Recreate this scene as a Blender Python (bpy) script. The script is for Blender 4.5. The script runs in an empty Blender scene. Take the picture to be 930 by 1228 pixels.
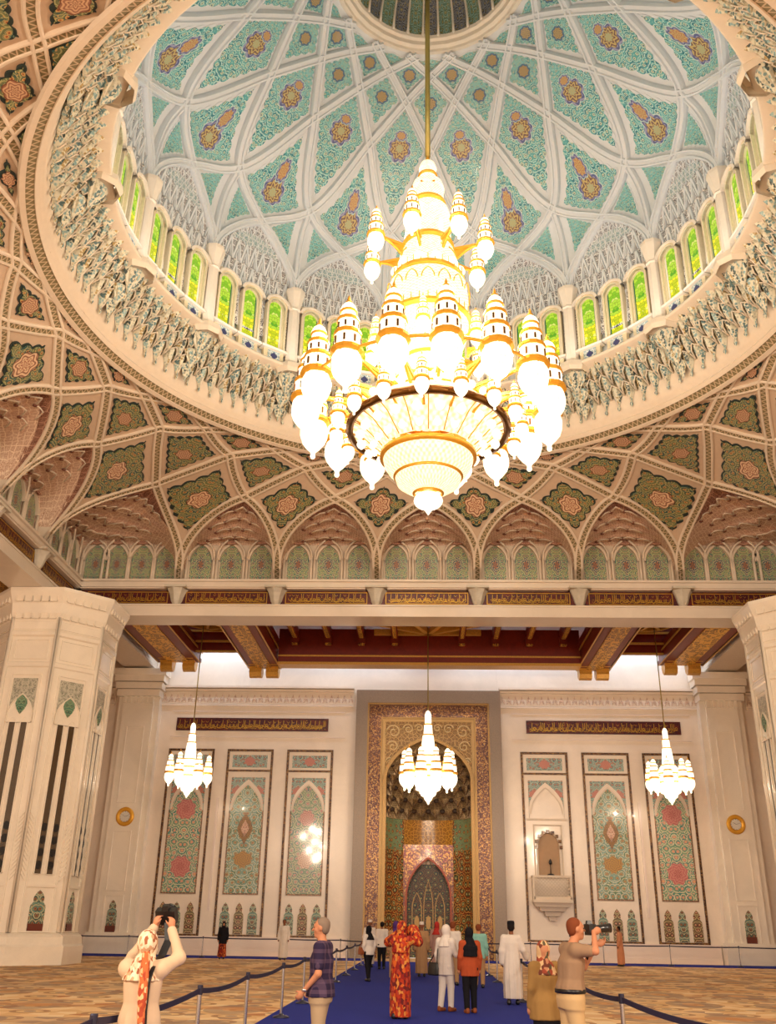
import bpy, math, random
import numpy as np
from math import sin, cos, pi, sqrt, radians, atan2, hypot, floor
random.seed(7)
rng = np.random.default_rng(7)
SC = bpy.context.scene
COL = SC.collection

# ------------------------------------------------------------------ objects
def tag(o, label=None, cat=None, group=None, kind=None):
    if label: o['label'] = label
    if cat: o['category'] = cat
    if group: o['group'] = group
    if kind: o['kind'] = kind
    return o

def empty(name, loc=(0, 0, 0), rz=0.0, label=None, cat=None, group=None, kind=None, parent=None):
    o = bpy.data.objects.new(name, None)
    o.empty_display_size = .1
    COL.objects.link(o)
    o.location = loc
    o.rotation_euler = (0, 0, rz)
    if parent: o.parent = parent
    return tag(o, label, cat, group, kind)

def dup(o, parent=None):
    c = o.copy()
    COL.objects.link(c)
    if parent: c.parent = parent
    for ch in list(o.children):
        dup(ch, c)
    return c

def keyhole(w, h):
    R = [(1, 0), (1, .56), (.93, .62), (.74, .665), (.6, .7), (.68, .75), (.68, .8), (.58, .86), (.34, .93), (.12, .97), (0, 1.0)]
    return [(-a * w, b * h) for a, b in R] + [(a * w, b * h) for a, b in R[-2::-1]]

class MB:
    """collects shapes, then links them as one mesh object"""
    def __init__(s):
        s.v = []; s.f = []; s.uv = []; s.mi = []; s.sm = []
    def add(s, vs, fs, uv=None, mi=0, smooth=False):
        n = len(s.v)
        s.v += [tuple(p) for p in vs]
        s.uv += list(uv) if uv is not None else [(0., 0.)] * len(vs)
        for f in fs:
            s.f.append(tuple(i + n for i in f)); s.mi.append(mi); s.sm.append(smooth)
        return s
    def box(s, c, d, mi=0, rz=0.0, taper=1.0, uv=None):
        x, y, z = d[0] / 2, d[1] / 2, d[2] / 2
        cr, sr = cos(rz), sin(rz)
        vs = []
        for k, t in ((-1, 1.0), (1, taper)):
            for i, j in ((-1, -1), (1, -1), (1, 1), (-1, 1)):
                a, b = i * x * t, j * y * t
                vs.append((c[0] + a * cr - b * sr, c[1] + a * sr + b * cr, c[2] + k * z))
        s.add(vs, [(3, 2, 1, 0), (4, 5, 6, 7), (0, 1, 5, 4), (1, 2, 6, 5), (2, 3, 7, 6), (3, 0, 4, 7)], mi=mi)
        return s
    def bar(s, a, b, w, h=None, mi=0, up=(0, 0, 1)):
        """rectangular bar from a to b"""
        h = h or w
        a = np.array(a, float); b = np.array(b, float)
        t = b - a; t /= np.linalg.norm(t) + 1e-9
        u = np.array(up, float)
        if abs(t @ u) > .95: u = np.array((0, 1., 0))
        r = np.cross(t, u); r /= np.linalg.norm(r); q = np.cross(r, t)
        vs = []
        for p in (a, b):
            for i, j in ((-1, -1), (1, -1), (1, 1), (-1, 1)):
                vs.append(p + r * i * w / 2 + q * j * h / 2)
        s.add(vs, [(0, 1, 2, 3), (7, 6, 5, 4), (4, 5, 1, 0), (5, 6, 2, 1), (6, 7, 3, 2), (7, 4, 0, 3)], mi=mi)
        return s
    def lathe(s, prof, n=16, c=(0, 0, 0), mi=0, smooth=True, a0=0.0, a1=2 * pi, mod=None):
        full = abs(a1 - a0 - 2 * pi) < 1e-6
        m = n if full else n + 1
        vs = []; uv = []
        for k, (r, z) in enumerate(prof):
            for i in range(m):
                a = a0 + (a1 - a0) * i / n
                rr = r * (mod(a, z) if mod else 1)
                vs.append((c[0] + rr * sin(a), c[1] + rr * cos(a), c[2] + z)); uv.append((i / n, z))
        fs = []
        for k in range(len(prof) - 1):
            for i in range(n):
                j = (i + 1) % m
                fs.append((k * m + i, (k + 1) * m + i, (k + 1) * m + j, k * m + j))
        s.add(vs, fs, uv, mi, smooth)
        return s
    def tube(s, pts, r, n=6, mi=0, smooth=True, caps=True):
        P = [np.array(p, float) for p in pts]
        R = r if hasattr(r, '__len__') else [r] * len(P)
        vs = []; fs = []
        up = np.array((0, 0, 1.))
        for i, p in enumerate(P):
            t = P[min(i + 1, len(P) - 1)] - P[max(i - 1, 0)]
            t /= np.linalg.norm(t) + 1e-9
            u = up if abs(t @ up) < .9 else np.array((0, 1., 0))
            a = np.cross(t, u); a /= np.linalg.norm(a); b = np.cross(a, t)
            for k in range(n):
                g = 2 * pi * k / n
                vs.append(p + (a * cos(g) + b * sin(g)) * R[i])
        for i in range(len(P) - 1):
            for k in range(n):
                l = (k + 1) % n
                fs.append((i * n + k, i * n + l, (i + 1) * n + l, (i + 1) * n + k))
        if caps:
            fs.append(tuple(range(n))[::-1]); fs.append(tuple((len(P) - 1) * n + k for k in range(n)))
        s.add(vs, fs, mi=mi, smooth=smooth)
        return s
    def sphere(s, c, r, n=12, m=8, mi=0):
        sx, sy, sz = r if hasattr(r, '__len__') else (r, r, r)
        vs = [(c[0], c[1], c[2] - sz)]; fs = []
        for k in range(1, m):
            t = -pi / 2 + pi * k / m
            for i in range(n):
                a = 2 * pi * i / n
                vs.append((c[0] + sx * cos(t) * cos(a), c[1] + sy * cos(t) * sin(a), c[2] + sz * sin(t)))
        vs.append((c[0], c[1], c[2] + sz)); L = len(vs) - 1
        for i in range(n):
            j = (i + 1) % n
            fs.append((0, 1 + j, 1 + i)); fs.append((L, L - n + i, L - n + j))
            for k in range(m - 2):
                fs.append((1 + k * n + i, 1 + k * n + j, 1 + (k + 1) * n + j, 1 + (k + 1) * n + i))
        s.add(vs, fs, mi=mi, smooth=True)
        return s
    def prism(s, poly, fn, d0, d1, mi=0, uvs=1.0, smooth=False, back=True, ctr=None, rings=0):
        """polygon (list of 2d) extruded: fn(a,b,d) gives 3d; front at d1, back at d0. star-shaped about centre when rings>0"""
        n = len(poly)
        ca = sum(p[0] for p in poly) / n; cb = sum(p[1] for p in poly) / n
        if ctr: ca, cb = ctr
        vs = []; uv = []; fs = []
        if rings:
            vs.append(fn(ca, cb, d1)); uv.append((0., 0.))
            for k in range(1, rings + 1):
                t = k / rings
                for a, b in poly:
                    vs.append(fn(ca + (a - ca) * t, cb + (b - cb) * t, d1)); uv.append(((a - ca) * t * uvs, (b - cb) * t * uvs))
            for i in range(n):
                j = (i + 1) % n
                fs.append((0, 1 + i, 1 + j))
                for k in range(rings - 1):
                    o = 1 + k * n
                    fs.append((o + i, o + n + i, o + n + j, o + j))
            last = 1 + (rings - 1) * n
        else:
            for a, b in poly:
                vs.append(fn(a, b, d1)); uv.append(((a - ca) * uvs, (b - cb) * uvs))
            fs.append(tuple(range(n))); last = 0
        if d0 != d1:
            o = len(vs)
            for i, (a, b) in enumerate(poly):
                vs.append(fn(a, b, d0)); uv.append(uv[last + i])
            for i in range(n):
                j = (i + 1) % n
                fs.append((last + i, o + i, o + j, last + j))
            if back and not rings: fs.append(tuple(o + i for i in range(n))[::-1])
        s.add(vs, fs, uv, mi, smooth)
        return s
    def band(s, poly, poly2, fn, d0, d1, mi=0, closed=True):
        """raised band between two outlines (same count)"""
        n = len(poly); vs = []
        for d in (d0, d1):
            for P in (poly, poly2):
                for a, b in P: vs.append(fn(a, b, d))
        fs = []
        for i in range(n if closed else n - 1):
            j = (i + 1) % n
            fs.append((2 * n + i, 2 * n + j, 3 * n + j, 3 * n + i))
            fs.append((i, j, 2 * n + j, 2 * n + i)); fs.append((n + j, n + i, 3 * n + i, 3 * n + j))
        s.add(vs, fs, mi=mi)
        return s
    def strip(s, P, Nn, prof, mi=0, smooth=False, closed=False, uvl=1.0):
        """sweep: P points, Nn normals, prof list of (side, height)"""
        P = np.array(P, float); Nn = np.array(Nn, float); m = len(P); q = len(prof)
        vs = []; uv = []; L = 0.
        for i in range(m):
            if closed: t = P[(i + 1) % m] - P[i - 1]
            else: t = P[min(i + 1, m - 1)] - P[max(i - 1, 0)]
            sd = np.cross(t, Nn[i]); sd /= np.linalg.norm(sd) + 1e-9
            if i: L += np.linalg.norm(P[i] - P[i - 1])
            for (a, h) in prof:
                vs.append(P[i] + sd * a + Nn[i] * h); uv.append((L * uvl, a * uvl))
        fs = []
        for i in range(m if closed else m - 1):
            j = (i + 1) % m
            for k in range(q - 1):
                fs.append((i * q + k, i * q + k + 1, j * q + k + 1, j * q + k))
        s.add(vs, fs, uv, mi, smooth)
        return s
    def build(s, name, mats, parent=None, label=None, kind=None, loc=None):
        me = bpy.data.meshes.new(name)
        me.from_pydata([tuple(map(float, p)) for p in s.v], [], s.f)
        if not isinstance(mats, (list, tuple)): mats = [mats]
        for m in mats: me.materials.append(m)
        me.polygons.foreach_set('material_index', s.mi)
        me.polygons.foreach_set('use_smooth', s.sm)
        l = me.uv_layers.new(name='UVMap')
        idx = np.empty(len(me.loops), dtype=np.int32); me.loops.foreach_get('vertex_index', idx)
        l.data.foreach_set('uv', np.array(s.uv, dtype=np.float32)[idx].ravel())
        me.update()
        o = bpy.data.objects.new(name, me)
        COL.objects.link(o)
        if parent: o.parent = parent
        if loc: o.location = loc
        return tag(o, label, None, None, kind)

def inset(poly, d):
    """inset a convex-ish polygon given counterclockwise or clockwise by d"""
    n = len(poly); A = sum(poly[i][0] * poly[(i + 1) % n][1] - poly[(i + 1) % n][0] * poly[i][1] for i in range(n))
    sg = 1 if A > 0 else -1
    out = []
    for i in range(n):
        p0, p1, p2 = np.array(poly[i - 1], float), np.array(poly[i], float), np.array(poly[(i + 1) % n], float)
        e1 = p1 - p0; e2 = p2 - p1
        e1 /= np.linalg.norm(e1); e2 /= np.linalg.norm(e2)
        n1 = np.array((-e1[1], e1[0])) * sg; n2 = np.array((-e2[1], e2[0])) * sg
        b = n1 + n2; b /= max(1e-6, b @ b) / 2
        L = np.linalg.norm(b)
        if L > 3: b *= 3 / L
        out.append(tuple(p1 + b * d))
    return out

def resample(poly, n):
    P = [np.array(p, float) for p in poly]; m = len(P)
    out = []
    L = [np.linalg.norm(P[(i + 1) % m] - P[i]) for i in range(m)]; T = sum(L)
    for i in range(m):
        k = max(2, int(round(n * L[i] / T)))
        for j in range(k): out.append(P[i] + (P[(i + 1) % m] - P[i]) * j / k)
    return out

def scallop(poly, n, lobe, amp):
    """scalloped outline: every edge divided in whole lobes, cusped inwards"""
    P = [np.array(p, float) for p in poly]; m = len(P)
    A = sum(P[i][0] * P[(i + 1) % m][1] - P[(i + 1) % m][0] * P[i][1] for i in range(m))
    sg = 1 if A > 0 else -1
    out = []
    for i in range(m):
        a, b = P[i], P[(i + 1) % m]; e = b - a; L = np.linalg.norm(e); e = e / L
        nn = np.array((-e[1], e[0])) * sg
        q = max(2, int(round(L / lobe)))
        ks = q * n
        for j in range(ks):
            t = j / ks; ph = t * q % 1
            w = amp * (1 - abs(sin(pi * ph))) * (1 if 0 < j else 0)
            out.append(tuple(a + e * L * t + nn * w))
    return out

def arch_curve(w, h, n=10):
    """left half of a pointed arch from (-w,0) up to (0,h)"""
    if h <= w: return [(-w * cos(i / n * pi / 2), h * sin(i / n * pi / 2)) for i in range(n + 1)]
    c = (h * h - w * w) / (2 * w); R = w + c; a1 = atan2(h, -c)
    return [(c + R * cos(pi + (a1 - pi) * i / n), R * sin(pi + (a1 - pi) * i / n)) for i in range(n + 1)]

def arch_poly(w, h, spring, n=10):
    """pointed arch outline, base centre at origin: half width w, total height h, springing height"""
    L = [(-w, 0.)] + [(x, spring + z) for x, z in arch_curve(w, h - spring, n)]
    return L + [(-x, z) for x, z in L[-2::-1]]

def ogee_poly(w, h, spring, n=12):
    pts = [(-w, 0.), (-w, spring)]
    rise = h - spring
    for i in range(1, n + 1):
        t = i / n
        x = -w * (1 - t) if t > .99 else -w * (cos(t * pi / 2) ** .8 * .85 + .15 * (1 - t))
        z = spring + rise * (.72 * sin(t * pi / 2) + .28 * t ** 4)
        pts.append((x, z))
    pts += [(-x, z) for x, z in pts[-2::-1]]
    return pts
P_COVE, P_CH, P_SM, P_WC, P_HALL, P_WORLD, EXPO = 42, 320, 700, 110, 7000, .9, 0.0
# ------------------------------------------------------------------ materials
def rgb(r, g, b):
    f = lambda c: (c / 255 / 12.92) if c / 255 <= .04045 else ((c / 255 + .055) / 1.055) ** 2.4
    return (f(r), f(g), f(b), 1.0)

class NT:
    def __init__(s, name):
        s.m = bpy.data.materials.new(name); s.m.use_nodes = True
        s.t = s.m.node_tree; s.t.nodes.clear()
        s.out = s.t.nodes.new('ShaderNodeOutputMaterial')
    def n(s, ty, inp=None, **props):
        nd = s.t.nodes.new('ShaderNode' + ty)
        for k, v in props.items(): setattr(nd, k, v)
        for k, v in (inp or {}).items():
            sock = nd.inputs[k]
            if isinstance(v, bpy.types.NodeSocket): s.t.links.new(v, sock)
            else: sock.default_value = v
        return nd
    def math(s, op, a, b=0.0, c=0.0, clamp=False):
        return s.n('Math', {0: a, 1: b, 2: c}, operation=op, use_clamp=clamp).outputs[0]
    def vmath(s, op, a, b=(0, 0, 0)):
        return s.n('VectorMath', {0: a, 1: b}, operation=op)
    def mix(s, f, a, b):
        nd = s.n('Mix', data_type='RGBA')
        for k, v in ((0, f), (6, a), (7, b)):
            if isinstance(v, bpy.types.NodeSocket): s.t.links.new(v, nd.inputs[k])
            else: nd.inputs[k].default_value = v
        return nd.outputs[2]
    def ramp(s, f, stops, interp='LINEAR'):
        nd = s.n('ValToRGB', {0: f}); cr = nd.color_ramp; cr.interpolation = interp
        while len(cr.elements) < len(stops): cr.elements.new(.5)
        for e, (p, c) in zip(cr.elements, stops): e.position = p; e.color = c
        return nd.outputs[0]
    def coord(s, kind='Object', scale=None, mirror=False, mirror_y=False):
        c = s.n('TexCoord').outputs[kind]
        if mirror or mirror_y:
            x = s.n('SeparateXYZ', {0: c})
            cx = s.math('ABSOLUTE', x.outputs[0]) if mirror else x.outputs[0]
            cy = s.math('ABSOLUTE', x.outputs[1]) if mirror_y else x.outputs[1]
            c = s.n('CombineXYZ', {0: cx, 1: cy, 2: x.outputs[2]}).outputs[0]
        if scale is not None:
            c = s.vmath('MULTIPLY', c, scale if hasattr(scale, '__len__') else (scale,) * 3).outputs[0]
        return c
    def step(s, x, lo, hi):
        """1 when lo<x<hi"""
        return s.math('MULTIPLY', s.math('GREATER_THAN', x, lo), s.math('LESS_THAN', x, hi))
    def finish(s, color, rough=.5, metal=0.0, spec=.5, coat=0.0, emit=None, estr=0.0, bump=None, bstr=.3, bdist=.02, alpha=None, trans=0.0):
        p = s.n('BsdfPrincipled')
        for k, v in (('Base Color', color), ('Roughness', rough), ('Metallic', metal), ('Specular IOR Level', spec), ('Coat Weight', coat), ('Transmission Weight', trans)):
            if isinstance(v, bpy.types.NodeSocket): s.t.links.new(v, p.inputs[k])
            else: p.inputs[k].default_value = v
        if coat: p.inputs['Coat Roughness'].default_value = .06
        if emit is not None:
            for k, v in (('Emission Color', emit), ('Emission Strength', estr)):
                if isinstance(v, bpy.types.NodeSocket): s.t.links.new(v, p.inputs[k])
                else: p.inputs[k].default_value = v
        if bump is not None:
            b = s.n('Bump', {'Height': bump, 'Strength': bstr, 'Distance': bdist})
            s.t.links.new(b.outputs[0], p.inputs['Normal'])
        s.t.links.new(p.outputs[0], s.out.inputs[0])
        return s.m

def plain(name, c, rough=.5, metal=0.0, spec=.5, noise=0.08, scale=6, coat=0.0, bstr=0.0):
    t = NT(name)
    nz = t.n('TexNoise', {'Vector': t.coord('Object'), 'Scale': scale, 'Detail': 4}).outputs[0]
    d = tuple(max(0, x * (1 - noise * 2)) for x in c[:3]) + (1,)
    l = tuple(min(1, x * (1 + noise)) for x in c[:3]) + (1,)
    col = t.mix(nz, d, l)
    return t.finish(col, rough, metal, spec, coat, bump=nz if bstr else None, bstr=bstr)

def marble(name, c, vein=.05, rough=.22, coat=.3, joint=None):
    t = NT(name)
    P = t.coord('Object')
    n1 = t.n('TexNoise', {'Vector': P, 'Scale': .35, 'Detail': 6, 'Roughness': .6, 'Distortion': 1.2}).outputs[0]
    n2 = t.n('TexNoise', {'Vector': P, 'Scale': 2.2, 'Detail': 5, 'Distortion': 2.0}).outputs[0]
    d = tuple(x * (1 - vein * 2.2) for x in c[:3]) + (1,)
    col = t.mix(t.ramp(n1, [(.35, (0, 0, 0, 1)), (.65, (1, 1, 1, 1))]), d, c)
    v = t.ramp(n2, [(.47, (0, 0, 0, 1)), (.5, (1, 1, 1, 1)), (.53, (0, 0, 0, 1))])
    col = t.mix(t.math('MULTIPLY', v, vein * 2), col, tuple(x * .72 for x in c[:3]) + (1,))
    if joint:
        br = t.n('TexBrick', {'Vector': t.vmath('MULTIPLY', t.n('TexCoord').outputs['UV'], (1, 1, 1)).outputs[0], 'Scale': joint, 'Mortar Size': .006, 'Color1': (1, 1, 1, 1), 'Color2': (1, 1, 1, 1), 'Mortar': (0, 0, 0, 1)})
        col = t.mix(br.outputs[1], col, tuple(x * .8 for x in c[:3]) + (1,))
    return t.finish(col, rough, 0, .5, coat)

def arabesque(name, ground, vine, petal, core, dark=None, scale=3.0, kind='UV', rough=.35, medal=None, border=None, mirror=True, sym_y=False, metal=0.0, coat=.1, bstr=.25, squash=1.0, lines=22.0, rnd=.55):
    """floral tile work: scrolling vines, rosettes, an optional medallion (radius list with colours)"""
    t = NT(name)
    raw = t.coord(kind)
    P = t.coord(kind, (scale, scale * squash, scale), mirror, sym_y)
    wn = t.n('TexNoise', {'Vector': P, 'Scale': 1.1, 'Detail': 2})
    W = t.vmath('ADD', P, t.vmath('MULTIPLY', t.vmath('SUBTRACT', wn.outputs['Color'], (.5, .5, .5)).outputs[0], (.45, .45, .45)).outputs[0]).outputs[0]
    v1 = t.n('TexVoronoi', {'Vector': W, 'Scale': 1.0, 'Randomness': rnd}, voronoi_dimensions='2D')
    v2 = t.n('TexVoronoi', {'Vector': W, 'Scale': 2.6, 'Randomness': .8}, voronoi_dimensions='2D')
    d1 = v1.outputs['Distance']; d2 = v2.outputs['Distance']
    curl = t.math('SINE', t.math('ADD', t.math('MULTIPLY', d1, lines), t.math('MULTIPLY', t.n('SeparateXYZ', {0: v1.outputs['Color']}).outputs[0], 6.28)))
    vm = t.math('GREATER_THAN', curl, .45)
    rn = t.n('SeparateXYZ', {0: v2.outputs['Color']})
    g2 = dark or tuple(x * .45 for x in ground[:3]) + (1,)
    col = t.mix(t.math('GREATER_THAN', rn.outputs[0], .62), ground, g2)
    col = t.mix(vm, col, vine)
    leaf = t.math('LESS_THAN', d2, .2)
    col = t.mix(t.math('MULTIPLY', leaf, t.math('GREATER_THAN', rn.outputs[1], .35)), col, t.mix(t.math('GREATER_THAN', rn.outputs[2], .6), petal, vine))
    col = t.mix(t.math('LESS_THAN', d1, .24), col, g2)
    col = t.mix(t.math('LESS_THAN', d1, .2), col, petal)
    col = t.mix(t.math('LESS_THAN', d1, .085), col, core)
    if medal:
        sp = t.n('SeparateXYZ', {0: raw})
        cx, cy = sp.outputs[0], sp.outputs[1]
        for (mx, my, ax, ay, lob, cols) in medal:
            ux = t.math('DIVIDE', t.math('SUBTRACT', cx, mx), ax); uy = t.math('DIVIDE', t.math('SUBTRACT', cy, my), ay)
            r = t.math('SQRT', t.math('ADD', t.math('MULTIPLY', ux, ux), t.math('MULTIPLY', uy, uy)))
            th = t.math('ARCTAN2', uy, ux)
            r = t.math('MULTIPLY', r, t.math('ADD', 1.0, t.math('MULTIPLY', t.math('ABSOLUTE', t.math('SINE', t.math('MULTIPLY', th, lob / 2))), -.16)))
            orn = t.math('SINE', t.math('ADD', t.math('MULTIPLY', r, 22), t.math('MULTIPLY', t.math('SINE', t.math('MULTIPLY', th, lob)), 2.2)))
            for rad, ca, cb in cols:
                col = t.mix(t.math('LESS_THAN', r, rad), col, t.mix(t.math('GREATER_THAN', orn, .1), ca, cb))
    return t.finish(col, rough, metal, .5, coat, bump=vm, bstr=bstr, bdist=.01)

C_CREAM = rgb(232, 208, 182)
M = {}
M['marble'] = marble('cream_marble', rgb(250, 234, 216), .05)
M['marble_col'] = marble('column_marble', rgb(254, 242, 224), .05, rough=.2, coat=.4)
M['stone'] = plain('warm_plaster', rgb(208, 184, 160), .6, noise=.05)
M['stone2'] = plain('pale_plaster', rgb(226, 210, 190), .55, noise=.04)
M['dome'] = plain('white_dome_plaster', rgb(214, 218, 220), .45, noise=.03)
M['dome_trim'] = plain('ivory_trim', rgb(226, 214, 196), .5, noise=.04)
M['granite'] = plain('grey_granite', rgb(150, 130, 112), .3, noise=.16, scale=25, coat=.2)
M['dado'] = marble('dado_marble', rgb(244, 226, 214), .04)

navy = rgb(48, 52, 120); gold = rgb(206, 160, 60); teal = rgb(70, 150, 146)
nvy2 = rgb(84, 92, 140); gld2 = rgb(190, 168, 106); brn2 = rgb(112, 84, 80); wht2 = rgb(222, 226, 216)
M['tile_dome'] = arabesque('teal_dome_tile', rgb(88, 166, 166), rgb(176, 212, 204), rgb(196, 208, 172), rgb(70, 100, 136), dark=rgb(46, 122, 134), scale=4.4,
    medal=[(0, -.02, .48, .5, 8, [(1.0, rgb(150, 190, 190), rgb(190, 210, 200)), (.93, nvy2, rgb(150, 150, 180)), (.74, gld2, brn2), (.3, rgb(150, 170, 140), gld2)]),
           (0, .56, .27, .24, 8, [(1.0, rgb(150, 190, 190), rgb(190, 210, 200)), (.9, nvy2, rgb(150, 150, 180)), (.66, gld2, rgb(176, 116, 86))])])
M['tile_dome_small'] = arabesque('teal_dome_tile_small', rgb(88, 166, 166), rgb(176, 212, 204), rgb(196, 208, 172), rgb(70, 100, 136), dark=rgb(46, 122, 134), scale=5.5,
    medal=[(0, 0, .26, .26, 8, [(1.0, rgb(70, 120, 130), nvy2), (.75, gld2, brn2)])])
M['tile_dome_plain'] = arabesque('teal_dome_tile_plain', rgb(88, 166, 166), rgb(176, 212, 204), rgb(196, 208, 172), rgb(70, 100, 136), dark=rgb(46, 122, 134), scale=5.5)
M['tile_dome_pale'] = arabesque('pale_dome_tile', rgb(216, 200, 170), rgb(240, 236, 226), rgb(200, 170, 130), rgb(140, 150, 130), scale=5.0)
M['tile_olive'] = arabesque('olive_floral_tile', rgb(104, 114, 78), rgb(172, 168, 118), rgb(190, 156, 98), rgb(150, 76, 46), dark=rgb(50, 88, 86), scale=3.2,
    medal=[(0, 0, .42, .5, 6, [(1.0, rgb(70, 50, 40), rgb(70, 50, 40)), (.93, rgb(226, 194, 160), rgb(150, 104, 84)), (.45, rgb(170, 110, 90), rgb(224, 196, 160))])])
M['tile_edge'] = plain('dark_teal_edge', rgb(38, 56, 56), .4, noise=.2)
M['tile_niche'] = arabesque('green_niche_tile', rgb(128, 146, 108), rgb(196, 196, 152), rgb(190, 158, 128), rgb(50, 80, 120), dark=rgb(70, 120, 116), scale=4.2,
    medal=[(0, .05, .2, .34, 6, [(1.0, rgb(50, 80, 110), rgb(190, 180, 140)), (.5, rgb(190, 120, 90), rgb(60, 90, 90))])])
M['rib_lattice'] = None
def lattice_mat(name, base, hole, sx, sy):
    t = NT(name)
    uv = t.n('SeparateXYZ', {0: t.coord('UV')})
    fx = t.math('FRACT', t.math('MULTIPLY', uv.outputs[0], sx))
    tri = t.math('MULTIPLY', t.math('ABSOLUTE', t.math('SUBTRACT', fx, .5)), 2)
    d = t.math('ABSOLUTE', t.math('SUBTRACT', t.math('ADD', t.math('MULTIPLY', uv.outputs[1], sy), .5), tri))
    m = t.math('GREATER_THAN', d, .2)
    e = t.math('LESS_THAN', t.math('ABSOLUTE', t.math('MULTIPLY', uv.outputs[1], sy)), .62)
    m = t.math('MULTIPLY', m, e)
    return t.finish(t.mix(m, base, hole), .6, bump=m, bstr=-.6, bdist=.02)
M['rib_lattice'] = lattice_mat('pierced_rib_band', rgb(200, 176, 146), rgb(124, 112, 78), 4.6, 4.4)
def carved_mat(name, base, deep, scale, kind='UV', rough=.6, rnd=.4, mirror=True):
    t = NT(name)
    P = t.coord(kind, scale, mirror)
    v = t.n('TexVoronoi', {'Vector': P, 'Scale': 1.0, 'Randomness': rnd}, voronoi_dimensions='2D' if kind == 'UV' else '3D', feature='DISTANCE_TO_EDGE').outputs['Distance']
    w = t.n('TexVoronoi', {'Vector': P, 'Scale': 2.7, 'Randomness': .7}, voronoi_dimensions='2D' if kind == 'UV' else '3D').outputs['Distance']
    s = t.math('SINE', t.math('MULTIPLY', w, 16))
    m = t.math('MAXIMUM', t.math('LESS_THAN', v, .07), t.math('GREATER_THAN', s, .35))
    return t.finish(t.mix(m, deep, base), rough, bump=m, bstr=.6, bdist=.02)
M['muqarnas'] = carved_mat('pink_carved_stone', rgb(250, 226, 204), rgb(196, 150, 124), 9.0)
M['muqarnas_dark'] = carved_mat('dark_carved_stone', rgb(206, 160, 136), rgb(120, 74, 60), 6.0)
M['screen'] = carved_mat('white_pierced_screen', rgb(234, 234, 232), rgb(96, 92, 96), 3.2, rnd=.15)
M['screen_teal'] = carved_mat('teal_pierced_screen', rgb(222, 222, 214), rgb(90, 140, 150), 4.4, rnd=.3)
M['frieze'] = carved_mat('carved_frieze', rgb(230, 204, 180), rgb(190, 158, 136), 5.0, kind='Object', mirror=False)

def pendant_mat():
    t = NT('cornice_tilework')
    uv = t.n('SeparateXYZ', {0: t.coord('UV')})
    c = t.ramp(t.math('FRACT', uv.outputs[0]), [(0, rgb(190, 186, 164)), (.2, rgb(132, 166, 170)), (.38, rgb(206, 204, 186)), (.5, rgb(92, 122, 128)), (.66, rgb(176, 150, 96)), (.76, rgb(150, 180, 180)), (.9, rgb(70, 84, 84))], 'CONSTANT')
    nz = t.n('TexVoronoi', {'Vector': t.coord('Object'), 'Scale': 11.0}).outputs['Distance']
    c = t.mix(t.math('MULTIPLY', t.math('LESS_THAN', nz, .22), .6), c, rgb(96, 120, 120))
    c = t.mix(t.math('GREATER_THAN', nz, .55), c, rgb(214, 210, 190))
    return t.finish(c, .5)
M['pendant'] = pendant_mat()

def stained():
    t = NT('stained_glass')
    raw = t.n('SeparateXYZ', {0: t.coord('UV')})
    P = t.coord('UV', 9.0, True)
    v = t.n('TexVoronoi', {'Vector': P, 'Scale': 1.0, 'Randomness': .7}, voronoi_dimensions='2D')
    e = t.n('TexVoronoi', {'Vector': P, 'Scale': 1.0, 'Randomness': .7}, voronoi_dimensions='2D', feature='DISTANCE_TO_EDGE').outputs['Distance']
    rn = t.n('SeparateXYZ', {0: v.outputs['Color']}).outputs[0]
    hi = t.ramp(rn, [(0, rgb(130, 190, 40)), (.4, rgb(176, 214, 60)), (.7, rgb(96, 168, 40)), (.9, rgb(210, 226, 110))], 'CONSTANT')
    lo = t.ramp(rn, [(0, rgb(250, 232, 40)), (.45, rgb(190, 200, 30)), (.75, rgb(255, 244, 120)), (.9, rgb(240, 160, 30))], 'CONSTANT')
    z = t.math('ADD', raw.outputs[1], t.math('MULTIPLY', t.math('SUBTRACT', rn, .5), .5))
    col = t.mix(t.math('GREATER_THAN', z, -.1), lo, hi)
    col = t.mix(t.math('LESS_THAN', e, .05), col, rgb(120, 150, 40))
    bx = t.math('GREATER_THAN', t.math('ABSOLUTE', raw.outputs[0]), .215)
    col = t.mix(bx, col, rgb(10, 96, 60))
    return t.finish(t.mix(.6, col, (0, 0, 0, 1)), .15, emit=col, estr=.75)
M['stained'] = stained()

def crystal(name, col, dim, s1, s0, sx=40.0, sz=9.0):
    t = NT(name)
    uv = t.n('SeparateXYZ', {0: t.coord('UV')})
    a = t.math('SINE', t.math('MULTIPLY', uv.outputs[0], sx * 2 * pi))
    b = t.math('SINE', t.math('MULTIPLY', uv.outputs[1], sz * 2 * pi))
    v = t.n('TexVoronoi', {'Vector': t.coord('Object'), 'Scale': 9.0}).outputs['Distance']
    m = t.math('ADD', t.math('MULTIPLY', t.math('MULTIPLY', a, b), .35), t.math('MULTIPLY', v, .4), clamp=True)
    c = t.mix(m, col, dim)
    st = t.math('ADD', s0, t.math('MULTIPLY', t.math('SUBTRACT', 1.0, m), s1 - s0))
    return t.finish(rgb(196, 168, 124), .12, emit=c, estr=st)
M['crystal'] = crystal('lit_crystal', rgb(255, 244, 214), rgb(255, 180, 72), 1.45, .62)
M['bulb'] = crystal('lit_glass_bowl', rgb(255, 247, 226), rgb(255, 222, 150), 2.0, 1.15, 24, 3)
M['bowl'] = crystal('lit_crystal_bowl', rgb(255, 240, 196), rgb(255, 190, 90), 1.6, .7, 48, 5)
M['gold'] = plain('polished_gold', rgb(248, 182, 62), .3, .4, noise=.08)
M['brass'] = plain('brass_rod', rgb(170, 150, 84), .35, .8, noise=.1)
M['bronze'] = plain('bronze_rim', rgb(112, 74, 30), .3, .8, noise=.15)
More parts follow.
